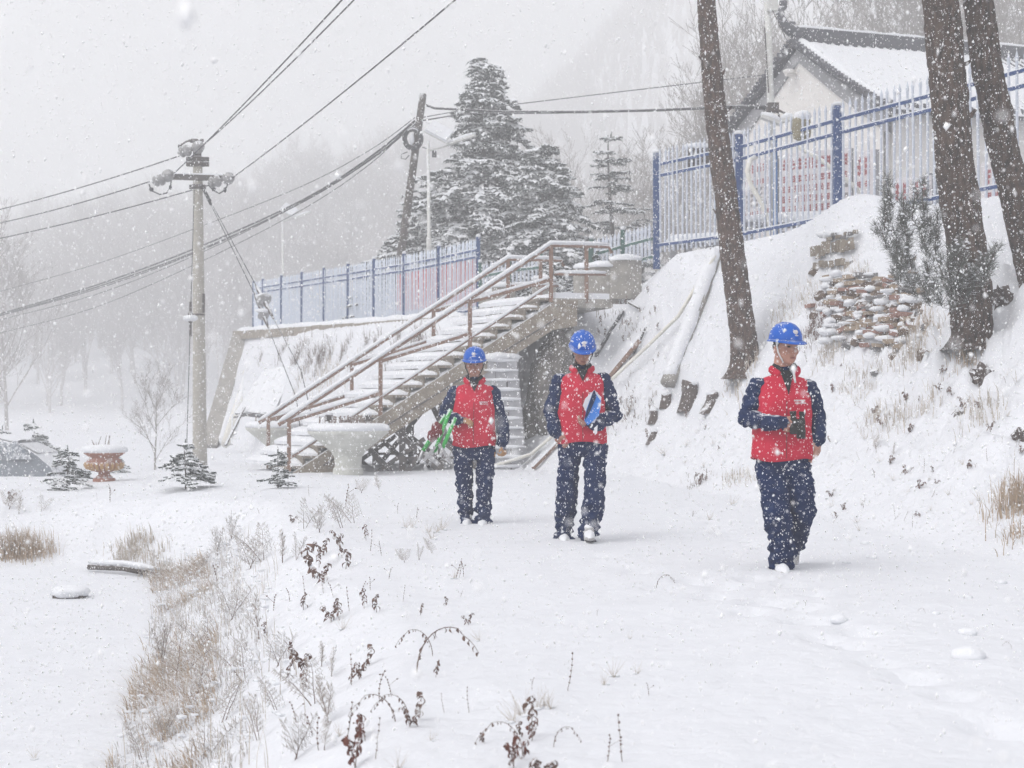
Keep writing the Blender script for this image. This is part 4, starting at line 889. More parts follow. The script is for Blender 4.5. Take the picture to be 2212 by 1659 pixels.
# ------------------------------------------------------------------ conifers loaded with snow
def conifer_mesh(seed, h, rad, whorls, per, spray, droop=.25, base=.06, irr=.35, spikes=7, lean=0, pw=.85, zj=.5, fat=1.0, prof=None):
    rnd = random.Random(seed); tr, cr = MB(), MB()
    ph = [rnd.uniform(0, 9) for _ in range(3)]
    tr.tube([Vector((lean * f * h + .015 * h * math.sin(f * 5), 0, f * h - .15)) for f in np.linspace(0, 1, 9)], [h * .018 * (1 - .9 * f) + .004 for f in np.linspace(0, 1, 9)], 8)
    V1, F1 = ICO[1]
    def lump(c, ax, L, wd, th):
        ax = ax.normalized(); sd = ax.cross(Vector((0, 0, 1)))
        if sd.length < 1e-3: sd = Vector((1, 0, 0))
        sd.normalize(); up = sd.cross(ax); vs = []
        for p in V1:
            k = 1 + rnd.uniform(-.28, .28); vs.append(c + (ax * p[0] * L + sd * p[1] * wd + up * p[2] * th) * k)
        cr.add(vs, F1)
        for i in range(spikes):
            a = rnd.uniform(-.9, .9); e = rnd.choice((-1, 1)); b = c + ax * L * a + up * (-th * .3)
            tip = b + (sd * e * rnd.uniform(.5, 1.4) * wd * 1.7 + ax * L * rnd.uniform(.1, .7) + up * th * rnd.uniform(-2.2, .6)); wv = ax * L * .10
            cr.add([b - wv, b + wv, tip], [(0, 1, 2)])
    for w_ in range(whorls):
        f = base + (1 - base) * (w_ + .3 * rnd.random()) / whorls; z0 = f * h; R0 = (rad * (1 - f) ** pw if prof is None else rad * float(np.interp(f, prof[0], prof[1]))) + spray * .4
        for b in range(per if f < .85 else max(3, per - 3)):
            an = rnd.uniform(0, 6.283); k = 1 + irr * mnoise.noise((math.cos(an) * 1.2 + ph[0], math.sin(an) * 1.2 + ph[1], f * 4 + ph[2])) * 1.6 + rnd.uniform(-.22, .12)
            L = R0 * min(1.08, max(.25, k))
            if prof is not None and f < .8 and mnoise.noise((math.cos(an) * 1.5 + ph[1], math.sin(an) * 1.5 + ph[2], f * 7)) < -.22: L *= .6
            d = Vector((math.cos(an), math.sin(an), 0)); n = max(2, int(L / (spray * .85)))
            z = max(.01, z0 + rnd.uniform(-.5, .5) * zj * h / whorls); rise_ = rnd.uniform(.05, .3) if zj > .8 else .16; org = Vector((lean * f * h, 0, z)); pts = []
            for i in range(n + 1):
                t = i / n; pts.append(org + d * L * t + Vector((0, 0, L * (rise_ * t * (1.6 if f > .7 else 1) - droop * t * t))))
            cr.tube(pts, [max(.004, h * .0035 * (1 - .7 * i / n)) for i in range(n + 1)], 3, cap=False)
            for i in range(1, n + 1):
                ax = pts[i] - pts[i - 1]; t = i / n; lump(pts[i], ax, spray * .62, spray * .30 * fat, spray * .17 * fat)
                for e in (-1, 1):
                    if rnd.random() < .88:
                        sd = d.cross(Vector((0, 0, 1))) * e; l2 = spray * rnd.uniform(.7, 1.25) * (1.25 - .6 * t); a2 = (d * .75 + sd * .8 + Vector((0, 0, rnd.uniform(-.35, .05)))).normalized()
                        lump(pts[i] + a2 * l2 * .6, a2, l2 * .62, spray * .25 * fat, spray * .15 * fat)
                        if L * (1 - t * .5) > spray * 4 and rnd.random() < .8:
                            a3 = (a2 + sd * .6).normalized(); lump(pts[i] + a2 * l2 * 1.2 + a3 * spray * .4, a3, spray * .55, spray * .24, spray * .15)
    # leader
    lump(Vector((lean * h, 0, h * .97)), Vector((.05, 0, 1)), spray * .7, spray * .10, spray * .10)
    return tr.mesh('trunk'), cr.mesh('crown')
def conifer(name, loc, meshes, label, cat, crown_mat, trunk_mat='dark_wood', group=None, rz=0, s=1, sx=1):
    e = empty(name, loc, label, cat, group, rz); e.scale = (s * sx, s, s)
    for nm, me, m in zip(('trunk', 'crown'), meshes, (trunk_mat, crown_mat)):
        if not me.materials: me.materials.append(MATS[m])
        obj(nm, me, m, e, local=True)
    return e
p = P(1040, 640, 44.5); conifer('spruce_tree', (p.x + .1, p.y, 3.35), conifer_mesh(5, 8.1, 3.5, 30, 13, .34, .40, .02, .55, 8, zj=2.2, fat=1.2, prof=([0, .2, .38, .5, .6, .7, .8, .9, 1], [.95, 1.0, .86, .68, .56, .36, .27, .14, .01])), 'biggest spruce loaded with snow behind the terrace fence', 'tree', 'spruce', sx=1.0)
p = P(1175, 640, 42.5); conifer('spruce_tree', (p.x, p.y, 3.3), conifer_mesh(11, 5.2, 2.2, 20, 14, .32, .4, .03, .5, 8, zj=2.2, fat=1.2, prof=([0, .2, .38, .5, .6, .7, .8, .9, 1], [.95, 1.0, .86, .68, .56, .36, .27, .14, .01])), 'shorter snowy spruce pressed against the right side of the big spruce', 'tree', 'spruce', sx=1.1)
p = P(893, 640, 48.5); conifer('spruce_tree', (p.x, p.y, 3.3), conifer_mesh(12, 4.0, 1.7, 14, 13, .32, .4, .03, .5, 8, zj=2.2, fat=1.2, prof=([0, .2, .38, .5, .6, .7, .8, .9, 1], [.95, 1.0, .86, .68, .56, .36, .27, .14, .01])), 'low snowy spruce beside the leaning wooden pole', 'tree', 'spruce')
p = P(1320, 640, 45); pm = conifer_mesh(21, 6.2, 1.7, 15, 6, .24, .18, .10, .5, 9); conifer('young_pine', (p.x, p.y, 3.3), pm, 'slender young pine with open snowy branches beside the spruces', 'tree', 'spruce')
p = P(1225, 640, 47); conifer('young_pine', (p.x, p.y, 3.3), pm, 'narrow young pine with a bare tip behind the shorter spruce', 'tree', 'spruce', s=.86, sx=.6, rz=2)
p = P(1390, 640, 46); conifer('young_pine', (p.x, p.y, 3.3), pm, 'young pine partly hidden behind the first post of the tall fence', 'tree', 'spruce', s=.66, rz=4)
for i, (u, v, Y, s, lab) in enumerate([(1100, 590, 33.4, .8, 'low snow covered bush behind the stair rail, nearest the lower fence'), (1185, 585, 32.8, .95, 'snow covered bush behind the top stair post'), (1240, 590, 33.5, .75, 'snow covered bush beside the terrace gap'), (1330, 585, 32.5, .6, 'snowy bush behind the low green fence')]):
    p = P(u, v, Y); conifer('snowy_bush', (p.x, p.y, 3.1), conifer_mesh(40 + i, 1.35, .95, 7, 9, .2, .45, .05, .3, 7, pw=.5), lab, 'bush', 'spruce', group='bushes behind the stair head', s=s)
yf = [conifer_mesh(70, .8, .36, 9, 5, .11, .22, .12, .7, 6, pw=.75, zj=1.6, fat=1.3), conifer_mesh(71, .8, .44, 6, 6, .125, .26, .16, .7, 6, pw=.75, zj=1.2, fat=1.3), conifer_mesh(74, .8, .40, 9, 5, .11, .28, .08, .7, 6, pw=.8, zj=1.4, fat=1.3)]
for i, (u, v, hpx, k, sx, lab) in enumerate([(400, 1056, 102, 1, 1.05, 'young fir with flat snowy tiers in front of the concrete pole'), (600, 1054, 84, 0, .8, 'small compact young fir in front of the stair foot'), (146, 1058, 92, 2, 1.15, 'young fir with drooping skirts nearest the urn'), (72, 1028, 118, 1, 1.0, 'taller young fir with thin leader left of the urn'), (5, 1000, 78, 0, 1.2, 'hazy young fir in front of the car'), (250, 1022, 40, 0, 1.6, 'tiny spreading fir behind the urn foot')]):
    g = G(u, v); s = hpx * g.y / F / .8; conifer('young_fir', g, yf[k], lab, 'fir', 'spruce_young', group='young firs on the left shelf', rz=i * 1.3, s=s, sx=sx)

# ------------------------------------------------------------------ pine trunks by the path
def pine(path, r0, r1, label, m, seed, stubs):
    """path: list of world points from root flare to the top"""
    n = 44; mb = MB(); pts = []
    for i in range(len(path) - 1):
        for s in range(n): pts.append(path[i].lerp(path[i + 1], s / n))
    pts.append(path[-1]); N = len(pts); sides = 44; vs = []
    for i, p in enumerate(pts):
        f = i / (N - 1); r = r0 + (r1 - r0) * f; r *= 1 + .55 * max(0, 1 - f * 16) ** 2
        p = p + Vector((.03 * mnoise.noise((f * 6, seed, 0)), .03 * mnoise.noise((f * 6, seed, 5)), 0))
        for j in range(sides):
            a = 2 * math.pi * j / sides; q = Vector((math.cos(a), math.sin(a), 0))
            k = 1 + .10 * mnoise.noise((q.x * 2.2 + seed, q.y * 2.2, p.z * 1.5)) + .20 * min(.45, abs(mnoise.noise((q.x * 4.5 + seed, q.y * 4.5, p.z * 2.6)))) + .13 * min(.4, abs(mnoise.noise((q.x * 9, q.y * 9 + seed, p.z * 6)))) + .05 * mnoise.noise((q.x * 16, q.y * 16 + seed, p.z * 14))
            vs.append(p + q * r * k)
    mb.add(vs, [(i * sides + j, i * sides + (j + 1) % sides, (i + 1) * sides + (j + 1) % sides, (i + 1) * sides + j) for i in range(N - 1) for j in range(sides)])
    root = empty('pine_tree', path[0], label, 'tree'); tr = obj('trunk', mb, m, root, True)
    for (f, dv, L, r) in stubs:
        p = pts[int(f * (N - 1))]; dv = Vector(dv).normalized(); b = MB(); b.tube([p, p + dv * (r0 * .8 + L * .5), p + dv * (r0 * .8 + L) + Vector((0, 0, .04))], [r, r * .8, r * .4], 6); obj('branch_stub', b, m, tr)
    # crown above: limbs with needle tufts
    rnd = random.Random(seed); cr = MB(); top = path[-1]; li = MB()
    for k in range(9):
        a = rnd.uniform(0, 6.28); d = Vector((math.cos(a), math.sin(a), .35)); L = rnd.uniform(.9, 1.9); b = pts[int((.93 + .07 * k / 9) * (N - 1))]; li.tube([b, b + d * L * .6, b + d * L], [.04, .025, .012], 5)
        for j in range(9): tuft(cr, b + d * L * rnd.uniform(.5, 1.05) + Vector((rnd.uniform(-.3, .3), rnd.uniform(-.3, .3), rnd.uniform(-.1, .3))), Vector((d.x, d.y, .8)), .16, 26, rnd)
    obj('limbs', li, m, root); c = obj('crown', cr, 'pine_needle', root); c['kind'] = 'stuff'
def tuft(mb, c, d, L, n, rnd, wd=.0035):
    d = d.normalized(); vs, fs = [], []
    for i in range(n):
        v = (d * rnd.uniform(.2, 1) + Vector((rnd.uniform(-1, 1), rnd.uniform(-1, 1), rnd.uniform(-1, 1))) * .75).normalized(); sd = v.cross(Vector((rnd.uniform(-1, 1), rnd.uniform(-1, 1), .3))).normalized() * wd; b = c + d * L * rnd.uniform(-.55, .1); l = L * rnd.uniform(.75, 1.1); k = len(vs)
        vs += [b - sd, b + sd, b + v * l * .6 + sd * .8, b + v * l, b + v * l * .6 - sd * .8]; fs += [(k, k + 1, k + 2, k + 4), (k + 4, k + 2, k + 3)]
    mb.add(vs, fs)
g = G(1608, 792); Y = g.y
pine([g - Vector((0, 0, .1)), P(1603, 690, Y), P(1568, 440, Y), P(1540, 190, Y), P(1526, 0, Y), P(1515, -330, Y)], 34 * Y / F * .86, 15 * Y / F, 'slim leaning pine trunk rising behind the men in front of the fence', 'bark_warm', 1, [(.55, (1, -.3, .5), .10, .03), (.38, (-1, -.3, .3), .09, .025), (.62, (1, -.2, .6), .06, .03), (.66, (-1, -.4, .2), .05, .02)])
g = G(2100, 742); YB = g.y; Y = YB
pine([g - Vector((0, 0, .1)), P(2098, 640, Y), P(2068, 380, Y), P(2046, 160, Y), P(2030, 0, Y), P(2010, -420, Y)], 41 * Y / F, 33 * Y / F, 'thick pine trunk behind the bushy pine sapling', 'bark', 2, [(.5, (1, -.5, .5), .12, .04), (.62, (1, -.5, .1), .12, .03)])
Y = YB + .4
pine([P(2248, 640, Y) + Vector((.1, 0, -.6)), P(2222, 540, Y), P(2178, 360, Y), P(2136, 180, Y), P(2110, 0, Y), P(2070, -400, Y)], 34 * Y / F, 28 * Y / F, 'second thick pine trunk leaning over beside the first at the slope top', 'bark', 3, [(.42, (-1, -.5, -.2), .1, .035), (.58, (-1, -.6, .3), .1, .03)])
def sapling():
    Y = YB - .55; b = G(2075, 640); root = empty('pine_sapling', Vector((P(2040, 600, Y).x, Y, P(2040, 640, Y).z)), 'bushy long needled pine sapling dusted with snow in front of the thick trunk', 'pine sapling')
    rnd = random.Random(4); nd, st, sn = MB(), MB(), MB(); o = P(2045, 655, Y)
    shoots = [(1915, 390), (1910, 440), (1900, 480), (1925, 500), (1945, 470), (1960, 440), (1975, 410), (1990, 395), (2000, 440), (1985, 480), (1960, 510), (1935, 540), (1970, 560), (2000, 530), (2020, 500), (2025, 560), (2050, 540), (2075, 520), (2090, 540), (2060, 580), (2095, 570), (2120, 560), (2140, 545), (2150, 530), (2110, 590), (2010, 590), (1955, 585), (1935, 510), (2040, 610), (2070, 600), (2030, 455), (1920, 415), (1945, 425), (2005, 470), (1950, 545), (2015, 610), (1985, 600)]
    for (u, v) in shoots:
        c = P(u + rnd.uniform(-6, 6), v + rnd.uniform(-6, 6), Y + rnd.uniform(-.25, .3)); d = (c - o); d.normalize(); d = (d * .45 + Vector((rnd.uniform(-.35, .35), rnd.uniform(-.5, .1), .75))).normalized()
        b0 = c - d * .34; st.tube([b0, b0.lerp(c, .5) + Vector((rnd.uniform(-.02, .02), 0, -.02)), c], [.008, .006, .004], 5)
        for k in range(9): tuft(nd, c - d * .04 * k + Vector((rnd.uniform(-.04, .04), rnd.uniform(-.04, .04), rnd.uniform(-.03, .03))), d, .125, 30, rnd, .0024)
        for k in range(5): q = c + Vector((rnd.uniform(-.09, .09), rnd.uniform(-.08, .08), rnd.uniform(-.04, .07))); sn.blob(q, (rnd.uniform(.012, .03), .018, .012), 1, .3, 3, k)
    obj('branches', st, 'bark', root); a = obj('needles', nd, 'pine_needle', root); a['kind'] = 'stuff'; a = obj('snow', sn, 'snow_cap', root); a['kind'] = 'stuff'
sapling()

# ------------------------------------------------------------------ brick ruin in the slope
def on_slope(u, v, lift=0.0):
    g = G(u, v); e = .08; n = Vector((H(g.x - e, g.y) - H(g.x + e, g.y), H(g.x, g.y - e) - H(g.x, g.y + e), 2 * e)).normalized(); return g + n * lift, n
def ruin():
    c, _ = on_slope(1880, 690); root = empty('brick_ruin', c, 'tumbled tan and red brick wall showing through snow below the pines', 'brick wall'); rnd = random.Random(8)
    bm_ = {}
    for m in ('brick_tan', 'brick_red', 'brick_grey'):
        b = MB(); b.box((0, 0, 0), (.215, .11, .055)); bm_[m] = withmat(b.mesh('brick'), m)
    rows = []
    for k in range(13):
        v = 598 + k * 12; u0 = 1792 + 4 * k - (0 if k < 7 else 0) + max(0, k - 8) * 6; u1 = 1972 - 2 * k + (k > 7) * 14 ; rows.append((v, u0, u1))
    for k, (v, u0, u1) in enumerate(rows):
        u = u0 + rnd.uniform(0, 20)
        while u < u1:
            vv = v - (u - u0) * .16 + 14; dens = .94 if k > 6 else .72
            if rnd.random() < dens:
                p, n = on_slope(u, vv, rnd.uniform(.015, .07)); m = rnd.choices(['brick_tan', 'brick_red', 'brick_grey'], [5, 3, 2])[0] if k < 8 else rnd.choices(['brick_tan', 'brick_red', 'brick_grey'], [7, 3, 1])[0]
                piece('brick', bm_[m], root, p, (rnd.uniform(-.14, .14), rnd.uniform(-.1, .1), math.atan2(-n.x, n.y) * .0 + rnd.uniform(-.25, .12) - .15), (rnd.uniform(.55, 1.15), 1, rnd.uniform(.8, 1.15)))
            u += rnd.uniform(17, 29)
    for k in range(70):   # dark soil the bricks are bedded in
        u = rnd.gauss(1880, 60); v = rnd.gauss(668, 46); p, n = on_slope(u, v, -.005); s = MB(); s.blob(p, (rnd.uniform(.08, .2), rnd.uniform(.05, .1), rnd.uniform(.03, .07)), 2, .5, 2.2, k, rot=n.to_track_quat('Z', 'Y').to_matrix()); obj('soil', s, 'soil', root)
    for k in range(46):   # loose bricks beyond the courses
        u = rnd.gauss(1880, 75); v = rnd.gauss(665, 55); p, n = on_slope(u, v, rnd.uniform(.0, .05)); piece('brick', bm_[rnd.choice(['brick_tan', 'brick_red', 'brick_grey'])], root, p, (rnd.uniform(-.6, .6), rnd.uniform(-.5, .5), rnd.uniform(-1, 1)), (rnd.uniform(.4, .8), 1, 1))
    for k in range(60):   # snow lodged between the courses
        u = rnd.uniform(1785, 1985); v = rnd.uniform(585, 745) ; p, n = on_slope(u, v, .06); s = MB(); s.blob(p, (rnd.uniform(.05, .14), .08, rnd.uniform(.03, .055)), 2, .35, 2.2, k); obj('snow', s, 'snow_cap', root, True)
    r2 = empty('masonry_chunk', on_slope(1805, 545)[0], 'grey chunk of old ribbed masonry at the top of the brick ruin', 'masonry')
    for k in range(9):
        p, n = on_slope(1768 + k * 10, 548 - k * 1.5, .10); m = MB(); m.box(p + Vector((0, 0, .0)), (.06, .12, rnd.uniform(.14, .22)), Matrix.Rotation(rnd.uniform(-.15, .15), 3, 'Y')); obj('stone', m, 'stringer', r2)
    for k in range(7):
        p, n = on_slope(1800 + k * 9, 522 - (k > 3) * 9, .08); m = MB(); m.box(p, (.075, .12, .05), Matrix.Rotation(rnd.uniform(-.15, .15), 3, 'Z')); obj('stone', m, 'brick_grey' if k % 2 else 'stringer', r2)
    for k in range(7):
        p, n = on_slope(1768 + k * 11, 574, .06); m = MB(); m.box(p, (.06, .1, .1), Matrix.Rotation(rnd.uniform(-.2, .2), 3, 'Y')); obj('stone', m, 'stringer', r2)
    s = MB(); p, n = on_slope(1790, 520, .1); s.blob(p + Vector((.05, 0, .04)), (.2, .12, .06), 2, .3, 2, 1); obj('snow', s, 'snow_cap', r2, True)
    for (u, v, r, lab, m) in [(2128, 815, .10, 'dark reddish broken stump stone below the thick pine', 'stump'), (2075, 892, .045, 'small dark stone poking from the slope under the pine', 'rock'), (2168, 650, .11, 'dark root clump beside the foot of the thick pine', 'stump'), (2200, 945, .05, 'dark stick half buried on the right slope', 'stump')]:
        p, n = on_slope(u, v, r * .4); m_ = MB(); m_.blob(p, (r * 1.15, r, r * 1.2), 3, .9, 2.3, u); o = obj('slope_stone', m_, m, None, False); tag(o, lab, 'stone')
ruin()

# ------------------------------------------------------------------ pipes, beams and stumps on the slope
def slope_bits():
    def line(name, uv, r, m, lab, cat, lift=.05, n=8, snow=0, square=False):
        pts = [on_slope(u, v, lift)[0] for u, v in uv]; q = []
        for a, b in zip(pts[:-1], pts[1:]): q += [a.lerp(b, i / 5) for i in range(5)]
        q.append(pts[-1]); mb = MB()
        if square: mb.beam(pts[0], pts[-1], r * 2, r * 1.6)
        else: mb.tube(q, r, n)
        o = obj(name, mb, m, None, not square); tag(o, lab, cat)
        if snow: s = MB(); cap_tube(s, [pts[0], pts[-1]] if square else q, snow, r * .8); so = obj('snow', s, 'snow_cap', None, True); so.parent = o
        return o
    line('hose', [(1412, 566), (1395, 600), (1345, 680), (1300, 745), (1285, 770)], .036, 'wire', 'black hose running down the snowy slope left of the gutter', 'hose', .04)
    line('hose', [(1398, 712), (1385, 740), (1370, 770)], .02, 'wire', 'short black hose end beside the rusty beam', 'hose', .03)
    line('pvc_pipe', [(1556, 568), (1480, 684), (1420, 748), (1330, 830)], .032, 'pvc', 'long thin white pipe lying diagonally across the slope', 'pipe', .16)
    line('pvc_pipe', [(1215, 935), (1150, 985), (1060, 1014)], .032, 'pvc', 'end of a white pipe on the snow below the rock face', 'pipe', .05)
    line('gutter', [(1548, 556), (1522, 640), (1486, 740), (1446, 850)], .13, 'concrete', 'wide snow filled concrete gutter running straight down the slope', 'gutter', .06, 10, .13)
    line('rusty_beam', [(1392, 752), (1318, 832)], .04, 'rust', 'rusty beam sticking out of the slope behind the man with the folder', 'beam', .10, 6, .03, True)
    line('rusty_beam', [(1212, 958), (1152, 1016)], .035, 'rust', 'rusty beam lying on snow under the rock face', 'beam', .06, 6, .03, True)
    line('grey_lath', [(1168, 982), (1130, 1012)], .02, 'aluminium', 'thin grey lath lying on snow beside the rusty beam', 'lath', .04, 6, 0, True)
    line('short_plank', [(1354, 662), (1386, 671)], .02, 'dark_wood', 'short dark plank end poking from the slope', 'plank', .06, 6, .015, True)
    line('stay_rod', [(1538, 542), (1560, 440)], .016, 'dark_steel', 'thin steel rod leaning on the tall fence', 'rod', .05, 6)
    rnd = random.Random(2)
    for k, (u, v, r, h, lab) in enumerate([(1490, 868, .13, .34, 'taller split stump with snow beside the gutter end'), (1536, 872, .11, .2, 'low dark stump next to the taller split stump'), (1412, 902, .07, .12, 'small dark stub with snow below the gutter'), (1412, 938, .06, .1, 'tiny stub of wood lowest on the slope by the path'), (1440, 870, .08, .14, 'knotted root stub left of the split stump')]):
        p, n = on_slope(u, v, 0); root = empty('stump', p, lab, 'stump', 'stumps on the slope')
        t = MB(); t.lathe([(r * 1.5, -.12), (r * 1.15, .02), (r, h * .5), (r * 1.05, h * .85), (r * .8, h)], 14); vs = [Vector(q) * (1 + .35 * mnoise.noise((q[0] * 9 + k, q[1] * 9, q[2] * 7))) for q in t.v]; m = MB(); m.add([Vector((q.x + .3 * q.z * (k % 2), q.y, q.z)) + p for q in vs], t.f); obj('wood', m, 'stump', root)
        s = MB(); s.blob(p + Vector((.05 * h, 0, h)), (r * .95, r * .9, .05), 2, .3, 2, k); obj('snow', s, 'snow_cap', root, True)
slope_bits()

# ------------------------------------------------------------------ log, buried block, snow lumps
def small_snow_things():
    a, b = G(192, 1234), G(345, 1246); root = empty('fallen_log', a, 'fallen log with a roll of snow beside the dry grass', 'log'); m = MB(); m.tube([a + Vector((0, 0, .05)), a.lerp(b, .5) + Vector((0, 0, .07)), b + Vector((0, 0, .02))], [.032, .036, .04], 10); obj('wood', m, 'dark_wood', root, True)
    s = MB(); cap_tube(s, [a + Vector((0, 0, .08)), a.lerp(b, .5) + Vector((0, 0, .1)), b + Vector((0, 0, .06))], .042, .03); obj('snow', s, 'snow_cap', root, True)
    p = G(152, 1290); root = empty('buried_block', p, 'block almost buried under a thick snow pillow on the lower flat', 'block'); m = MB(); m.box(p + Vector((0, 0, -.01)), (.30, .22, .08)); obj('block', m, 'dark_wood', root); s = MB(); s.blob(p + Vector((0, 0, .05)), (.20, .17, .075), 3, .25, 1.8, 3, flat=-.5); obj('snow', s, 'snow_cap', root, True)
    for k, (u, v, r) in enumerate([(1812, 1342, 20), (2092, 1420, 37), (2090, 1370, 21), (1882, 1205, 12), (1868, 1175, 10), (1828, 1217, 10), (2163, 1260, 13), (2091, 1292, 10), (2022, 1326, 9)]):
        g = G(u, v); rr = r * g.y / F; m = MB(); m.blob(g + Vector((0, 0, rr * .1)), (rr, rr * .9, rr * .55), 3, .12, 2, u); o = obj('snow_lump', m, 'snow_cap', None, True); tag(o, 'rounded lump of snow lying on the trodden path', 'snow lump', 'snow lumps on the path')
    for k, (u, v) in enumerate([(1290, 1262), (1365, 1005)]): pass
small_snow_things()

# ------------------------------------------------------------------ dry grass and weeds
def blades(name, pts, L, lean, m, label, wd=.0035, rng=None, flop=1.0):
    """pts (n,3) feet; curved tapered blades joined into one mass"""
    r = rng or np.random.default_rng(1); n = len(pts); a = r.uniform(0, 6.283, n); l = L * r.uniform(.45, 1.15, n); bend = r.uniform(.2, 1.1, n) * flop
    d = np.stack([np.cos(a) * .7 + lean[0], np.sin(a) * .7 + lean[1], np.zeros(n)], 1); sd = np.stack([-np.sin(a + r.uniform(-.5, .5, n)), np.cos(a), np.zeros(n)], 1) * wd
    V = np.zeros((n, 9, 3)); 
    for i, t in enumerate((0, .33, .68, 1.0)):
        c = pts + d * (l * bend * t * t * .75)[:, None] + np.array([0, 0, 1.0]) * (l * (t - .35 * bend * t * t))[:, None]
        if i < 3: V[:, 2 * i] = c - sd * (1 - .5 * t); V[:, 2 * i + 1] = c + sd * (1 - .5 * t)
        else: V[:, 6] = c
    V = V[:, :7]; b = np.arange(n)[:, None] * 7; F4 = np.concatenate([b + [0, 1, 3, 2], b + [2, 3, 5, 4]]); F3 = b + [4, 5, 6]
    me = bpy.data.meshes.new(name); me.from_pydata(V.reshape(-1, 3).tolist(), [], F4.tolist() + F3.tolist()); me.update(); me.materials.append(MATS[m])
    o = bpy.data.objects.new(name, me); COL.objects.link(o); tag(o, label, None, None, 'stuff'); return o
def sample_bank(n, lo, hi, y0, y1, thr, seed, off=0):
    r = np.random.default_rng(seed); y = r.uniform(y0, y1, n * 6); lx = np.interp(y, LOW[:, 1][:6], LOW[:, 0][:6]); x = lx + r.uniform(lo, hi, n * 6)
    k = fbm(x * 1.3 + off, y * 1.0, seed, 3) + .25 * r.random(n * 6) > thr; x, y = x[k][:n], y[k][:n]
    return np.stack([x, y, Hn(x, y) - .02], 1)
blades('dry_grass', sample_bank(4300, -.22, .38, 5.0, 16.8, .05, 31), .21, (-.6, -.35), 'straw', 'matted dry straw coloured grass hanging down the bank edge', .0032, None, 1.5)
blades('dry_grass', sample_bank(4200, -.2, .65, 4.6, 16.8, .02, 32), .20, (-.3, -.15), 'frosted_weed', 'pale frosted tangle of stems covering the bank', .0022, np.random.default_rng(4), 1.7)
blades('dry_grass', sample_bank(300, -.2, .9, 4.6, 17.0, .1, 33), .30, (-.15, -.05), 'straw_pale', 'few upright pale grass stems on the bank', .0024, np.random.default_rng(5), .5)
def bank_snow():
    pts = sample_bank(420, -.2, .8, 4.8, 17.5, -.05, 36); rr = random.Random(3); m = MB()
    for p in pts: s = rr.uniform(.008, .028); m.blob((p[0], p[1], p[2] + rr.uniform(.0, .14)), (s * 1.4, s, s * .5), 1, .3, 2, s * 90)
    o = obj('clinging_snow', m, 'snow_cap'); tag(o, 'small snow clumps caught in the bank grass', None, None, 'stuff')
bank_snow()
def patch(n, uv, ru, rv, seed):
    r = np.random.default_rng(seed); out = []
    for k in range(n):
        while True:
            a, b = r.normal(0, .5, 2)
            if a * a + b * b < 1: break
        out.append((uv[0] + a * ru, uv[1] + b * rv))
    q = np.array([tuple(G(u, v)) for u, v in out[:14]]); idx = r.integers(0, len(q), n); p = q[idx] + r.normal(0, .09, (n, 3)) * [1, 1, 0]; p[:, 2] = Hn(p[:, 0], p[:, 1]) - .01; return p
for i, (uv, ru, rv, n, L, m, lab) in enumerate([((40, 1200), 75, 12, 900, .36, 'straw', 'clump of upright dry grass at the far edge of the lower flat'), ((300, 1190), 60, 26, 420, .22, 'straw_pale', 'frosted grass behind the fallen log'), ((345, 1240), 26, 14, 260, .2, 'straw_pale', 'snowy grass at the end of the fallen log'),
        ((1758, 715), 20, 24, 260, .22, 'dead_leaf', 'brown dead grass beside the brick ruin'), ((1800, 755), 34, 18, 260, .2, 'straw_pale', 'pale grass under the brick ruin'), ((1860, 830), 40, 26, 160, .2, 'straw_pale', 'thin pale grass on the slope below the brick ruin'), ((1912, 905), 46, 24, 170, .24, 'straw_pale', 'lean grass stalks low on the slope'),
        ((2090, 765), 26, 16, 260, .22, 'straw', 'tan grass round the foot of the thick pine'), ((2000, 890), 30, 16, 70, .26, 'straw_pale', 'few bent stalks on the open slope'), ((2120, 890), 36, 18, 110, .26, 'straw_pale', 'bent stalks under the dark stump stone'), ((2190, 1085), 30, 24, 260, .32, 'straw', 'dry grass at the right edge of the path'), ((2205, 1165), 16, 20, 90, .26, 'straw', 'small dry grass below the slope toe on the right'),
        ((1690, 690), 24, 14, 120, .2, 'straw_pale', 'thin grass behind the helmet of the man with binoculars'), ((1960, 760), 40, 20, 200, .3, 'straw_pale', 'long grass drooping below the bricks'), ((1600, 1035), 40, 10, 130, .14, 'straw_pale', 'frosted grass at the slope toe behind the men'), ((1600, 815), 30, 10, 140, .24, 'straw_pale', 'grass at the foot of the slim pine'), ((1505, 1040), 34, 8, 80, .12, 'weed_stem', 'dark low weeds at the slope toe'), ((1830, 600), 44, 14, 200, .16, 'straw_pale', 'snowy grass above the brick courses'), ((1735, 640), 24, 30, 140, .2, 'straw_pale', 'grass left of the brick ruin'),
        ((650, 770), 110, 26, 420, .42, 'weed_stem', 'dead weeds hanging on the sloping wall below the coping'), ((860, 760), 90, 40, 360, .42, 'weed_stem', 'dead weeds on the sloping wall behind the stair'), ((690, 820), 100, 40, 200, .4, 'straw_pale', 'pale weeds low on the sloping wall'), ((1340, 690), 60, 50, 130, .16, 'weed_stem', 'sparse dark weeds on the slope by the black hose'), ((1350, 900), 60, 50, 160, .14, 'weed_stem', 'sparse dark weeds behind the man with the folder'), ((2000, 700), 30, 20, 150, .22, 'straw', 'straw between the ruin and the thick pine')]):
    blades('dry_grass', patch(n, uv, ru, rv, 50 + i), L, (-.25, -.25), m, lab, .004 if uv[1] > 900 or uv[0] > 1600 else .007, np.random.default_rng(90 + i), .9)

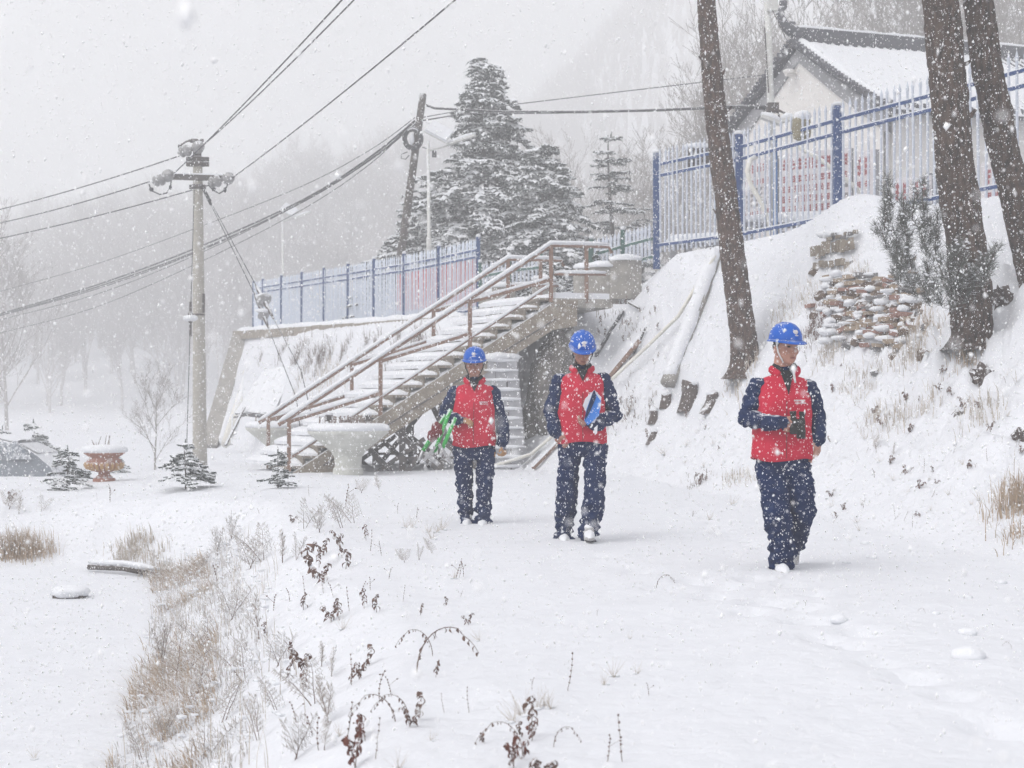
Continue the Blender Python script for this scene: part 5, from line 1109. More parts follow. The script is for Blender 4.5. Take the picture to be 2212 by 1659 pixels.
def weed_protos():
    out = {}; rnd = random.Random(12)
    def curve(p, d, L, n, drp=.0, jit=.12):
        pts = [Vector(p)]; d = Vector(d).normalized()
        for i in range(n): d = (d + Vector((rnd.uniform(-jit, jit), rnd.uniform(-jit, jit), rnd.uniform(-jit, jit) - drp))).normalized(); pts.append(pts[-1] + d * L / n)
        return pts
    def leaf(mb, p, d, L, wd):
        d = Vector(d).normalized(); sd = d.cross(Vector((rnd.uniform(-1, 1), rnd.uniform(-1, 1), .2))).normalized(); nn = sd.cross(d); vs, n = [], 5
        for i in range(n + 1):
            t = i / n; w_ = wd * math.sin(math.pi * min(1, .12 + t * .9)) ; c = Vector(p) + d * L * t + nn * L * .3 * math.sin(t * 3) ; cu = nn * w_ * .8
            vs += [c - sd * w_ + cu * rnd.uniform(.3, 1), c, c + sd * w_ + cu * rnd.uniform(.3, 1)]
        mb.add(vs, [(i * 3 + j, i * 3 + j + 1, i * 3 + j + 4, i * 3 + j + 3) for i in range(n) for j in range(2)])
    # fern-like frosted mugwort
    for v in range(3):
        st, br = MB(), MB()
        for s in range(2 + v % 2):
            pts = curve((rnd.uniform(-.02, .02), 0, -.02), (rnd.uniform(-.5, .5), rnd.uniform(-.2, .2), 1), rnd.uniform(.26, .36), 8, .02); st.tube(pts, [.0035 - .0003 * i for i in range(9)], 4)
            for i in range(2, 9):
                for e in (-1, 1):
                    q = curve(pts[i], (e * 1.0, rnd.uniform(-.4, .4), .5), .11 * (1 - i / 11), 3, -.05); br.tube(q, [.002, .0018, .0016, .0014], 3)
                    for j in (1, 2, 3):
                        for e2 in (-1, 1): br.tube(curve(q[j], (e * .5, e2 * .3, .8 * e2 + .3), .022, 2), [.0022, .002, .0012], 3)
        out['fern%d' % v] = (st.mesh('stem'), br.mesh('branchlets'), 'weed_stem', 'frosted_weed')
    for v in range(4):
        st, lf = MB(), MB()
        for s in range(1 + v % 2):
            pts = curve((rnd.uniform(-.03, .03), 0, -.02), (rnd.uniform(-.5, .5), rnd.uniform(-.2, .2), 1), rnd.uniform(.18, .3), 7, .06); st.tube(pts, [.004 - .0003 * i for i in range(8)], 5)
            for i in range(3, 8):
                for k in range(2): leaf(lf, pts[i], (rnd.uniform(-.8, .8), rnd.uniform(-.6, .6), -.9), rnd.uniform(.045, .085), rnd.uniform(.010, .02))
            for i in range(4, 8, 2): lf.blob(pts[i] + Vector((0, 0, .008)), (.016, .014, .009), 1, .3, 2, i)
        out['leaf%d' % v] = (st.mesh('stem'), lf.mesh('leaves'), 'weed_stem', 'dead_leaf' if v < 3 else 'dead_leaf_red')
    for v in range(2):
        st, lf = MB(), MB(); pts = [Vector((.16 * math.cos(a), 0, .22 * math.sin(a) * (1 if a < 2 else .9))) for a in np.linspace(0.0, 2.6, 14)]; st.tube(pts, [.004 - .0002 * i for i in range(14)], 5)
        for i in range(2, 14): leaf(lf, pts[i], (rnd.uniform(-.5, .5), rnd.uniform(-.5, .5), -1), rnd.uniform(.02, .04), .008)
        out['arch%d' % v] = (st.mesh('stem'), lf.mesh('leaves'), 'weed_stem', 'dead_leaf')
    for v in range(2):
        st, lf = MB(), MB()
        for k in range(16):
            a = rnd.uniform(0, 6.28); sp = rnd.uniform(.15, 1.1); pts = curve((rnd.uniform(-.02, .02), rnd.uniform(-.02, .02), -.02), (math.cos(a) * sp, math.sin(a) * sp, 1), rnd.uniform(.12, .30), 4, .03, .05); st.tube(pts, [.0022, .002, .0016, .0012, .0008], 3)
        for k in range(4): lf.blob((rnd.uniform(-.05, .05), rnd.uniform(-.05, .05), .008), (.03, .03, .014), 2, .3, 2, k)
        out['tuft%d' % v] = (st.mesh('blades'), lf.mesh('snow'), 'straw_pale', 'snow_cap')
    for v in range(3):
        st, lf = MB(), MB(); pts = curve((0, 0, -.02), (rnd.uniform(-.3, .3), 0, 1), rnd.uniform(.16, .28), 7, .01 + .05 * v); st.tube(pts, [.003 - .0002 * i for i in range(8)], 4)
        for i in range(2, 8): lf.blob(pts[i] + Vector((rnd.uniform(-.004, .004), 0, 0)), (.007, .007, .009), 1, .4, 2, i)
        if v: 
            q = curve(pts[4], (rnd.choice((-1, 1)), .2, .7), .09, 4); st.tube(q, .0018, 3); lf.blob(q[-1], .009, 1, .4, 2, 3)
        out['stalk%d' % v] = (st.mesh('stem'), lf.mesh('seed_heads'), 'weed_stem', 'dead_leaf')
    for k, (a, b, ma, mb_) in out.items(): withmat(a, ma); withmat(b, mb_)
    return out
WP = weed_protos()
INFO = {'fern': ('frosted_weed', 'feathery frosted weed sprouting from the snowy bank beside the path', 'weed', 'feathery frosted weeds'), 'leaf': ('withered_weed', 'withered weed with drooping brown leaves poking out of the snow', 'weed', 'withered leafy weeds'), 'arch': ('bent_weed', 'dead weed stem bent over in an arch above the snow', 'weed', 'arched weed stems'), 'tuft': ('grass_tuft', 'thin tuft of dry grass blades poking out of the snow', 'grass tuft', 'grass tufts in the snow'), 'stalk': ('dry_stalk', 'single thin dry stalk with seed heads standing in the snow', 'stalk', 'dry stalks in the snow')}
def weed(kind, u, v, hpx, rz=None, lean=0, unit=.3):
    g = G(u, v); s = hpx * g.y / F / unit; k = kind[:-1]; nm, lab, cat, grp = INFO[k]
    e = empty(nm, g, lab, cat, grp, random.uniform(0, 6.28) if rz is None else rz); e.scale = (s, s, s); e.rotation_euler.y = lean
    for me in WP[kind][:2]:
        o = obj(me.name.split('.')[0], me, 'snow', e, local=True)
        if o.name.startswith(('branchlets', 'leaves', 'blades', 'seed_heads')): o['kind'] = 'stuff'
random.seed(21)
for i, (u, v, h) in enumerate([(656, 1142, 72), (690, 1150, 60), (740, 1140, 78), (765, 1130, 70), (500, 1165, 58), (695, 1440, 64), (715, 1460, 70), (874, 1215, 36), (935, 1195, 36), (905, 1210, 40), (780, 1065, 36), (820, 1060, 36), (570, 1210, 90), (540, 1230, 80), (610, 1215, 80), (640, 1210, 66), (470, 1200, 70), (430, 1240, 56), (380, 1470, 120), (350, 1440, 110), (420, 1520, 110), (450, 1400, 90), (500, 1340, 90), (560, 1380, 96), (530, 1470, 100), (600, 1440, 84), (480, 1560, 110), (560, 1600, 110), (640, 1640, 110), (700, 1620, 90), (440, 1640, 110), (350, 1600, 100), (310, 1650, 90), (680, 1520, 110), (710, 1560, 110), (600, 1540, 80), (90, 1105, 40), (20, 1100, 50), (40, 1110, 44), (1640, 935, 30), (1890, 970, 40), (1930, 985, 36)]):
    weed('fern%d' % (i % 3), u, v, h)
for i, (u, v, h) in enumerate([(683, 1248, 86), (731, 1178, 40), (791, 1168, 34), (739, 1205, 36), (700, 1200, 44), (786, 1316, 42), (815, 1322, 46), (715, 1344, 50), (735, 1340, 46), (656, 1316, 44), (652, 1448, 60), (640, 1445, 56), (789, 1440, 56), (775, 1468, 50), (752, 1480, 40), (894, 1555, 70), (885, 1570, 56), (938, 1463, 38), (577, 1372, 34), (630, 1130, 24), (1149, 1595, 84), (1129, 1592, 40), (1012, 1350, 30), (905, 1330, 26), (960, 1310, 24), (1045, 1605, 26), (690, 1225, 40), (745, 1230, 50), (700, 1260, 50), (650, 1500, 50), (625, 1470, 46), (20, 1085, 30)]):
    weed('leaf%d' % (i % 3), u, v, h, unit=.24)
for (u, v, h) in [(768, 1658, 84), (775, 1600, 60), (1110, 1658, 66), (1125, 1640, 50), (1150, 1600, 40)]: weed('leaf3', u, v, h, unit=.24)
for (u, v, h) in [(1155, 1700, 78), (1165, 1690, 70)]: weed('leaf1', u, v, h, unit=.24)
for i, (u, v, h, rz) in enumerate([(972, 1455, 100, 3.0), (892, 1420, 60, .3), (1228, 1620, 50, 2.6), (1075, 1635, 76, 0.2), (800, 1580, 80, .4), (840, 1560, 60, .2), (2174, 1402, 16, 0.1), (1990, 1325, 12, 0), (1440, 1272, 30, 3.1)]): weed('arch%d' % (i % 2), u, v, h, rz, unit=.22)
for i, (u, v, h) in enumerate([(1190, 1532, 60), (1175, 1525, 56), (1160, 1530, 64), (1325, 1462, 56), (1305, 1480, 44), (1375, 1455, 36), (1035, 1385, 40), (1130, 1545, 80), (1110, 1560, 70), (875, 1140, 34), (890, 1140, 40), (925, 1150, 34), (955, 1145, 48), (935, 1165, 44), (945, 1150, 40), (1360, 1380, 20), (1520, 1010, 24), (1900, 1000, 24), (735, 1590, 50), (860, 1660, 60), (930, 1600, 40), (740, 1360, 44), (250, 1660, 60), (75, 1640, 40), (980, 1250, 36), (2050, 1070, 26), (2010, 1105, 22), (1850, 1130, 24), (1960, 1060, 24), (1795, 1095, 24), (2100, 1090, 20), (2005, 940, 26), (1575, 1045, 18), (1660, 880, 26), (1930, 1040, 24), (2080, 1000, 24), (1420, 1015, 16), (1540, 960, 22), (1480, 1000, 18)]): weed('tuft%d' % (i % 2), u, v, h)
for i, (u, v, h) in enumerate([(1226, 1492, 80), (1150, 1492, 36), (1402, 1503, 42), (1345, 1645, 100), (1310, 1645, 84), (985, 1250, 56), (992, 1248, 40), (1000, 1246, 46), (995, 1290, 22), (1013, 1540, 52), (820, 1510, 80), (845, 1500, 60), (760, 1480, 66), (700, 1280, 60), (720, 1290, 50), (755, 1320, 50), (780, 1290, 46), (800, 1275, 44), (660, 1290, 44), (625, 1300, 40), (590, 1320, 60), (745, 1610, 90), (690, 1620, 90), (675, 1590, 80), (810, 1640, 84), (790, 1600, 70), (640, 1560, 70), (960, 1540, 40), (240, 1065, 26), (238, 1085, 50), (210, 1080, 14), (530, 1065, 12), (622, 1058, 18), (668, 1072, 22), (745, 1090, 60), (470, 1260, 64), (1200, 1090, 28), (1215, 1090, 28), (1740, 1310, 20), (1675, 1290, 12), (1517, 1290, 8), (560, 1110, 20), (500, 1120, 18), (860, 1110, 30), (900, 1120, 36), (800, 1190, 44), (825, 1200, 40), (840, 1250, 40), (870, 1300, 34), (1290, 1330, 18)]): weed('stalk%d' % (i % 3), u, v, h, unit=.24)

rw = random.Random(44)
for i in range(150):      # scattered twigs and stalks on the open slope
    u, v = rw.uniform(1430, 2205), rw.uniform(790, 1150)
    if 1590 < u < 1790 or v < 770 + (u < 1600) * 90: continue
    weed(rw.choice(['stalk0', 'stalk1', 'stalk2', 'tuft0', 'leaf0', 'leaf1']), u, v, rw.uniform(14, 34), lean=rw.uniform(-.9, .3), unit=.26)
for i in range(30):
    weed(rw.choice(['stalk1', 'leaf0', 'leaf2', 'tuft1']), rw.uniform(1290, 1420), rw.uniform(600, 960), rw.uniform(14, 26), unit=.26)
# ------------------------------------------------------------------ people: one remeshed body each, clothes and helmet as children
def remeshed(mb, voxel, name):
    me = mb.mesh('tmp'); o = bpy.data.objects.new('tmp', me); COL.objects.link(o); m = o.modifiers.new('r', 'REMESH'); m.mode = 'VOXEL'; m.voxel_size = voxel; m.use_smooth_shade = True
    s = o.modifiers.new('s', 'SMOOTH'); s.factor = .5; s.iterations = 2
    dg = bpy.context.evaluated_depsgraph_get(); dg.update(); new = bpy.data.meshes.new_from_object(o.evaluated_get(dg)); new.name = name
    bpy.data.objects.remove(o); bpy.data.meshes.remove(me); return new
def hand(mb, w, d, n, side, curl, sc_=1.0, marks=None, thumb_curl=.5):
    d = Vector(d).normalized(); n = Vector(n); n = (n - d * n.dot(d)).normalized(); s = d.cross(n) * side
    w = Vector(w); k = sc_
    mb.tube([w - d * .03 * k, w + d * .02 * k, w + d * .055 * k, w + d * .09 * k], [(.027 * k, .022 * k), (.034 * k, .02 * k), (.04 * k, .018 * k), (.038 * k, .015 * k)] if abs(s.dot(Vector((0, 0, 1)))) < 2 else 0, 10)
    palm = []
    # explicit flat palm so its width follows s
    for t, hw, ht in ((0, .026, .021), (.04, .038, .02), (.08, .041, .017), (.095, .038, .012)):
        c = w + d * t * k; palm.append([c + s * hw * k * math.cos(a) + n * ht * k * math.sin(a) for a in [2 * math.pi * i / 10 for i in range(10)]])
    vs = [p for r in palm for p in r]; fs = [(i * 10 + j, i * 10 + (j + 1) % 10, (i + 1) * 10 + (j + 1) % 10, (i + 1) * 10 + j) for i in range(3) for j in range(10)] + [tuple(range(10))[::-1], tuple(30 + j for j in range(10))]
    mb.add(vs, fs); pts = [w, w + d * .05 * k, w + d * .09 * k]
    for i, (off, L) in enumerate(((.031, .074), (.0105, .084), (-.0105, .078), (-.031, .06))):
        p = w + d * .088 * k + s * off * k; dd = d.copy(); q = [p - d * .02 * k, p]; ax = d.cross(n)
        for j, f in enumerate((.44, .32, .24)):
            dd = (dd * math.cos(curl[min(i, len(curl) - 1)]) + (n if j == 0 else (n * dd.dot(d) - d * dd.dot(n)).normalized()) * math.sin(curl[min(i, len(curl) - 1)])).normalized(); p = p + dd * L * f * k; q.append(p)
        mb.tube(q, [.0105 * k, .0105 * k, .0098 * k, .009 * k, .0075 * k], 8); pts += q[1:]
    p = w + d * .03 * k + s * .034 * k; t1 = (d * .75 + s * .6 + n * .25).normalized(); t2 = (d * .8 + s * .1 + n * thumb_curl).normalized(); q = [w + d * .02 * k + s * .015 * k, p, p + t1 * .035 * k, p + t1 * .035 * k + t2 * .032 * k]; mb.tube(q, [.016 * k, .0135 * k, .0115 * k, .009 * k], 8); pts += q
    if marks is not None: marks += pts
def person(label, Y, base_u, base_v, sp, skin='skin'):
    k = Y / F; J = lambda q: P(q[0], q[1], Y + (q[2] if len(q) > 2 else 0))
    foot = P(base_u, base_v, Y); foot.z = H(foot.x, foot.y); root = empty('person', foot, label, 'person')
    mb = MB(); src = []     # (material index, points, radius)
    def limb(js, rs, mi, n=14):
        pts = [J(q) for q in js]; Q, Rr = [], []
        for i in range(len(pts) - 1):
            for t in (0, .33, .66): Q.append(pts[i].lerp(pts[i + 1], t)); Rr.append(rs[i] + (rs[i + 1] - rs[i]) * t)
        Q.append(pts[-1]); Rr.append(rs[-1]); mb.tube(Q, Rr, n)
        for p, r in ((pts[0], rs[0]), (pts[-1], rs[-1])): mb.blob(p, r * .98, 2, 0)
        for i in range(1, len(pts) - 1): mb.blob(pts[i], rs[i] * 1.02, 2, 0)
        src.append((mi, Q, sum(Rr) / len(Rr)))
    for leg in sp['legs']: limb(leg[0], leg[1], 0)
    # pelvis and trunk
    hip = [J(l[0][0]) for l in sp['legs']]; hc = (hip[0] + hip[1]) / 2; sh = [J(a[0][0]) for a in sp['arms']]; scn = (sh[0] + sh[1]) / 2; neck = J(sp['neck'])
    hw = abs(hip[0].x - hip[1].x) / 2 + .085; sw = abs(sh[0].x - sh[1].x) / 2
    rings = [(hc - Vector((0, 0, .10)), hw * .82, .10), (hc, hw, .125), (hc.lerp(scn, .3), hw * .96, .12), (hc.lerp(scn, .65), sw * .92, .13), (hc.lerp(scn, .9), sw * .95, .125), (scn + Vector((0, 0, .03)), sw * .72, .10), (scn.lerp(neck, .7), .07, .075), (neck + Vector((0, 0, .03)), .058, .062)]
    vs = []; n = 20
    for c, a, b in rings: vs += [c + Vector((a * math.cos(t), b * math.sin(t), 0)) for t in [2 * math.pi * i / n for i in range(n)]]
    mb.add(vs, [(i * n + j, i * n + (j + 1) % n, (i + 1) * n + (j + 1) % n, (i + 1) * n + j) for i in range(len(rings) - 1) for j in range(n)] + [tuple(range(n))[::-1], tuple((len(rings) - 1) * n + j for j in range(n))])
    src.append((0, [rings[0][0], rings[1][0]], .15)); src.append((1, [r[0] for r in rings[2:6]], .17)); src.append((2, [rings[7][0]], .06))
    marks = []
    for (js, rs, hd) in sp['arms']:
        limb(js, rs, 1)
        if hd: wq = J(js[-1]); hand(mb, wq + Vector(hd['d']).normalized() * .015, hd['d'], hd['n'], hd['side'], hd['curl'], 1.05, marks); 
    src.append((3 if sp.get('glove') else 2, marks, .012))
    # head
    hcn = J(sp['head']); hr = Matrix.Rotation(R(sp.get('yaw', 0)), 3, 'Z') @ Matrix.Rotation(R(sp.get('tilt', 0)), 3, 'X'); hb = MB()
    hb.blob((0, 0, .02), (.078, .098, .105), 3, 0); hb.blob((0, -.028, -.05), (.062, .066, .072), 3, 0); hb.blob((0, -.052, -.085), (.036, .036, .032), 2, 0)
    hb.tube([(0, -.088, .018), (0, -.108, -.012), (0, -.112, -.03)], [.008, .013, .015], 8); hb.blob((0, -.10, -.034), (.02, .016, .011), 2, 0)
    hb.tube([(-.04, -.082, .03), (0, -.094, .034), (.04, -.082, .03)], [.009, .010, .009], 6)
    for e in (-1, 1): hb.blob((e * .04, -.072, -.022), (.022, .02, .024), 2, 0); hb.blob((e * .079, .008, -.012), (.011, .022, .034), 2, 0)
    hb.tube([(0, .03, -.05), (0, .04, -.16)], [.058, .064], 14)
    mb.add([hr @ Vector(v) + hcn for v in hb.v], hb.f); src.append((2, [hr @ Vector(q) + hcn for q in ((0, -.04, 0), (0, -.05, -.06), (0, 0, .05), (0, .02, -.1))], .085))
    me = remeshed(mb, .0062, 'body')
    co = np.zeros(len(me.vertices) * 3); me.vertices.foreach_get('co', co); co = co.reshape(-1, 3); nm = np.zeros(len(co) * 3); me.vertices.foreach_get('normal', nm); nm = nm.reshape(-1, 3)
    best = np.full(len(co), 1e9); lab = np.zeros(len(co), int)
    for mi, pts, r in src:
        A = np.array([tuple(p) for p in pts]); d = np.min(np.linalg.norm(co[:, None, :] - A[None], axis=2), axis=1) - r; b = d < best; best[b] = d[b]; lab[b] = mi
    # cloth folds
    cloth = lab < 2; zz = co[:, 2]; h0 = foot.z
    f = fbm(co[:, 0] * 9 + co[:, 2] * 3 + base_u, co[:, 2] * 15 + co[:, 1] * 7, 3, 3) * .019 + fbm(co[:, 0] * 22 + base_u, co[:, 2] * 30 + co[:, 1] * 12, 4, 2) * .008
    low = np.clip(1 - (zz - h0) / .42, 0, 1); f = f * (1 + 1.2 * low) + low * .008 * np.sin(zz * 95 + co[:, 0] * 30)
    co = co + nm * (f * cloth)[:, None]; me.vertices.foreach_set('co', co.reshape(-1)); me.update()
    pv = np.array([p.vertices[0] for p in me.polygons]); me.materials.clear()
    for m in ('navy_trousers', 'navy', skin, 'glove_tan'): me.materials.append(MATS[m])
    me.polygons.foreach_set('material_index', lab[pv]); me.polygons.foreach_set('use_smooth', np.ones(len(me.polygons), bool)); obj('body', me, 'navy', root, True)
    HP = lambda q: hr @ Vector(q) + hcn
    for e in (-1, 1):
        m = MB(); m.blob(HP((e * .031, -.089, .012)), (.013, .007, .0055), 2, 0); obj('eye', m, 'eye', root, True)
        m = MB(); m.tube([HP((e * .016, -.097, .033)), HP((e * .034, -.094, .038)), HP((e * .052, -.08, .032))], [.003, .0045, .002], 6); obj('eyebrow', m, 'hair', root, True)
    m = MB(); m.tube([HP((-.024, -.098, -.066)), HP((0, -.107, -.064)), HP((.024, -.098, -.066))], [.003, .0055, .003], 8); obj('mouth', m, 'lip', root, True)
    m = MB(); V3, F3 = ICO[3]; vs = [];
    for p in V3: q = Vector((p[0] * .083, p[1] * .102 + .006, p[2] * .10 + .012)); q.z = max(q.z, -.035 if q.y > -.01 else .035); vs.append(HP(q))
    m.add(vs, F3); obj('hair', m, 'hair', root, True)
    # helmet
    hm = MB(); n = 40; rows = 12; vs = []; C0 = Vector((0, .006, .055))
    for i in range(rows + 1):
        ph = math.pi / 2 * i / rows
        for j in range(n):
            a = 2 * math.pi * j / n; rr = math.cos(ph) ** .8; x = .111 * rr * math.cos(a); y = .135 * rr * math.sin(a); z = .122 * math.sin(ph) ** .9
            z += (.008 if abs(x) < .018 else (.004 if .034 < abs(x) < .052 else 0)) * min(1, max(0, math.sin(ph) - .35) * 3); vs.append(HP(C0 + Vector((x, y, z))))
    hm.add(vs, [(i * n + j, i * n + (j + 1) % n, (i + 1) * n + (j + 1) % n, (i + 1) * n + j) for i in range(rows) for j in range(n)])
    ho = obj('helmet', hm, 'helmet_blue', root, True)
    bm_ = MB(); vs = []
    for (o_, dz) in ((0, .006), (1, -.004), (1, -.010), (0, -.004)):
        for j in range(n):
            a = 2 * math.pi * j / n; fr = max(0, -math.sin(a)) ** 2; ex = o_ * (.012 + .042 * fr); vs.append(HP(C0 + Vector(((.111 + ex * .9) * math.cos(a), (.135 + ex) * math.sin(a), dz - o_ * .016 * fr))))
    bm_.add(vs, [(i * n + j, i * n + (j + 1) % n, ((i + 1) % 4) * n + (j + 1) % n, ((i + 1) % 4) * n + j) for i in range(4) for j in range(n)]); obj('brim', bm_, 'helmet_blue', ho, True)
    em = MB(); c = HP(C0 + Vector((0, -.124, .06))); em.blob(c, (.02, .008, .017), 2, .25, 4, 1); em.blob(c + Vector((0, 0, -.024)), (.024, .008, .006), 2, .3, 4, 2); obj('emblem', em, 'print_white', ho, True)
    for e in ((-1, 1) if not sp.get('loose_strap') else (-1,)):
        st = MB(); st.tube([HP((e * .098, -.03, .045)), HP((e * .085, -.04, -.03)), HP((e * .05, -.055, -.10))], [.006, .006, .005], 6); obj('chin_strap', st, 'strap_white' if sp.get('loose_strap') else 'dark_cloth', ho, True)
    if sp.get('loose_strap'):
        st = MB(); a = HP((.0, -.10, -.125)); st.tube([a, a + Vector((.004, -.02, -.05)), a + Vector((.012, -.03, -.115))], [.008, .009, .008], 6); obj('chin_strap', st, 'strap_white', ho, True)
    # vest
    hem_v, hl, hrx = sp['vest']; sL, sR = sorted((sh[0], sh[1]), key=lambda p: p.x); top = min(sL.z, sR.z)
    Hm = (J((hl, hem_v)), J((hrx, hem_v))); ctr = (Hm[0] + Hm[1]) / 2; rw = (Hm[1].x - Hm[0].x) / 2
    sc0 = (sL + sR) / 2; srw = (sR.x - sL.x) / 2
    prof = [(0, rw * .97, .150), (.02, rw * 1.0, .158), (.18, rw * 1.0, .160), (.42, rw * .96, .155), (.66, rw * .95, .160), (.82, max(rw * .9, srw * 1.06), .152), (.92, srw * 1.10, .135), (1.0, srw * 1.13, .118), (1.06, srw * 1.09, .108), (1.105, srw * .88, .10), (1.14, srw * .55, .092), (1.155, .075, .085)]
    fe = (neck.z - .02 - sc0.z - .015) / max(.2, sc0.z + .015 - ctr.z); prof = [(f_ if f_ <= 1 else 1 + (f_ - 1) * fe / .155, a_, b_) for f_, a_, b_ in prof]
    PR = []
    for (a0, b0) in zip(prof[:-1], prof[1:]):
        for t in np.linspace(0, 1, 5)[:-1]: PR.append(tuple(a0[i] + (b0[i] - a0[i]) * t for i in range(3)))
    PR.append(prof[-1]); n = 72; vs = []
    base = Vector((ctr.x, ctr.y, ctr.z)); tp = Vector((sc0.x, sc0.y, sc0.z + .015)); seed = base_u * .01
    for (f_, rx, ry) in PR:
        c = base.lerp(tp, f_) if f_ <= 1 else tp + (tp - base) * (f_ - 1)
        for j in range(n):
            a = 2 * math.pi * j / n; ca, sa = math.cos(a), math.sin(a); x = rx * math.copysign(abs(ca) ** .82, ca); y = ry * math.copysign(abs(sa) ** .82, sa)
            w_ = 1 + .085 * mnoise.noise((ca * 2.2 + seed, sa * 2.2, f_ * 4)) * (1.2 - .6 * f_) + .04 * mnoise.noise((ca * 6 + f_ * 3, sa * 6 + seed, f_ * 9))
            vs.append(c + Vector((x * w_, y * w_, .012 * math.sin(a * 3 + seed) * (f_ < .03))))
    m = MB(); rows = len(PR); m.add(vs, [(i * n + j, i * n + (j + 1) % n, (i + 1) * n + (j + 1) % n, (i + 1) * n + j) for i in range(rows - 1) for j in range(n)]); vo = obj('vest', m, 'vest_red', root, True)
    nb = Vector((neck.x, tp.y, neck.z - .012))
    cm = MB(); cm2 = MB(); q, q2 = [], []
    for i in range(25):
        a = R(-62) + R(304) * i / 24; q.append(nb + Vector((.092 * math.cos(a + R(-0)), .088 * math.sin(a) + .0, .03 - .055 * max(0, -math.sin(a)) ** 1.5 )))
        q2.append(nb + Vector((.072 * math.cos(a), .072 * math.sin(a) - .004, .05 - .05 * max(0, -math.sin(a)) ** 1.5)))
    cm.tube(q, [(.022, .03)] * 25, 8); obj('collar', cm, 'vest_red', vo, True); cm2.tube(q2, [(.018, .03)] * 25, 8); obj('inner_collar', cm2, 'dark_cloth', root, True)
    op = MB(); a, b = nb + Vector((0, -.115, -.01)), nb + Vector((0, -.165, -.15 if sp.get('loose_strap') else -.09)); op.add([a + Vector((-.05, .03, .03)), a + Vector((.05, .03, .03)), b], [(0, 2, 1)]); op.add([a + Vector((-.05, .05, .03)), a + Vector((.05, .05, .03)), b + Vector((0, .02, 0))], [(0, 1, 2)]); obj('shirt_front', op, 'dark_cloth', root)
    def front(x, f_):
        c = base.lerp(tp, f_); i = min(range(rows), key=lambda t: abs(PR[t][0] - f_)); rx, ry = PR[i][1], PR[i][2]; ca = max(-1, min(1, x / rx)); yy = ry * max(0, 1 - abs(ca) ** 2.44) ** (.41); return c + Vector((x, -yy * 1.03 - .004, 0))
    zp = MB(); zp.tube([front(.0, f_) for f_ in np.linspace(.03, .80, 14)], .003, 4); obj('zip', zp, 'maroon', vo)
    pr = MB()
    for r_, (f_, x0, n_) in enumerate(((.80, .055, 8), (.765, .06, 11))):
        for i in range(n_):
            x = x0 + i * (.085 / n_); c = front(x, f_); pr.box(c + Vector((0, -.003, 0)), (.085 / n_ * .7, .004, .012 if r_ == 0 else .008))
    po = obj('chest_print', pr, 'print_white', vo); po['kind'] = 'stuff'
    # boots
    for (q, dr, ln) in sp.get('boots', []):
        m = MB(); c = J(q); d = Vector(dr).normalized(); m.blob(c, (.05, .15, .06), 3, .12, 2, 1, rot=d.to_track_quat('Y', 'Z').to_matrix()); m.blob(c - d * .08 + Vector((0, 0, .05)), (.052, .06, .07), 3, .1, 2, 2); obj('boot', m, 'boot', root, True)
        s = MB(); s.tube([c + d * .13 + Vector((-.045, -.01, -.012)), c + d * .16 + Vector((0, -.012, -.02)), c + d * .13 + Vector((.045, -.01, -.012))], .006, 6); obj('boot_trim', s, 'dark_cloth', root, True)
    return root
g = G(1688, 1228); Y1 = g.y
person('man in blue helmet and red vest holding black binoculars, striding with one leg back', Y1, 1688, 1228, dict(
    legs=[([(1664, 1000, 0), (1680, 1108, -.10), (1688, 1205, .0), (1688, 1236, -.02)], [.112, .098, .092, .086]), ([(1720, 1000, .02), (1734, 1102, .0), (1712, 1165, .38), (1710, 1185, .42)], [.112, .10, .082, .07])],
    arms=[([(1640, 838, .02), (1612, 902, .0), (1676, 913, -.22)], [.080, .068, .052], dict(d=(1, -.05, .04), n=(.1, 1, -.1), side=-1, curl=(.62, .62, .62, .65))), ([(1741, 838, .03), (1766, 894, .08), (1766, 940, .0)], [.080, .07, .062], dict(d=(-.05, -.15, -1), n=(-.6, .5, 0), side=-1, curl=(.32, .36, .42, .45)))],
    neck=(1695, 803, .02), head=(1697, 752, -.02), yaw=22, tilt=4, vest=(993, 1624, 1755), loose_strap=True, boots=[((1690, 1236, -.12), (0, -1, 0), 1), ((1712, 1192, .44), (0, -.4, -1), 1)]))
g2 = G(1246, 1166); Y2 = g2.y
person('man in blue helmet and red vest carrying a blue folder under his arm', Y2, 1246, 1166, dict(
    legs=[([(1233, 962, 0), (1226, 1058, .0), (1219, 1140, .12), (1218, 1166, .12)], [.108, .094, .09, .086]), ([(1286, 962, 0), (1284, 1060, -.14), (1272, 1150, -.08), (1271, 1158, -.08)], [.108, .096, .09, .086])],
    arms=[([(1212, 826, .02), (1192, 892, .06), (1199, 928, -.08)], [.084, .075, .06], dict(d=(.55, -.35, -.75), n=(.5, .8, 0), side=-1, curl=(.55, .55, .6, .6))), ([(1302, 826, .02), (1326, 896, .05), (1284, 918, -.18)], [.084, .074, .058], dict(d=(-.95, -.2, .12), n=(0, .4, 1), side=-1, curl=(.55, .6, .65, .7)))],
    neck=(1257, 799, .03), head=(1258, 758, -.02), yaw=3, tilt=22, vest=(956, 1204, 1310), boots=[((1273, 1160, -.22), (0, -1, -.05), 1), ((1219, 1168, .02), (0, -1, 0), 1)]), 'skin_dark')
g3 = G(1026, 1130); Y3 = g3.y
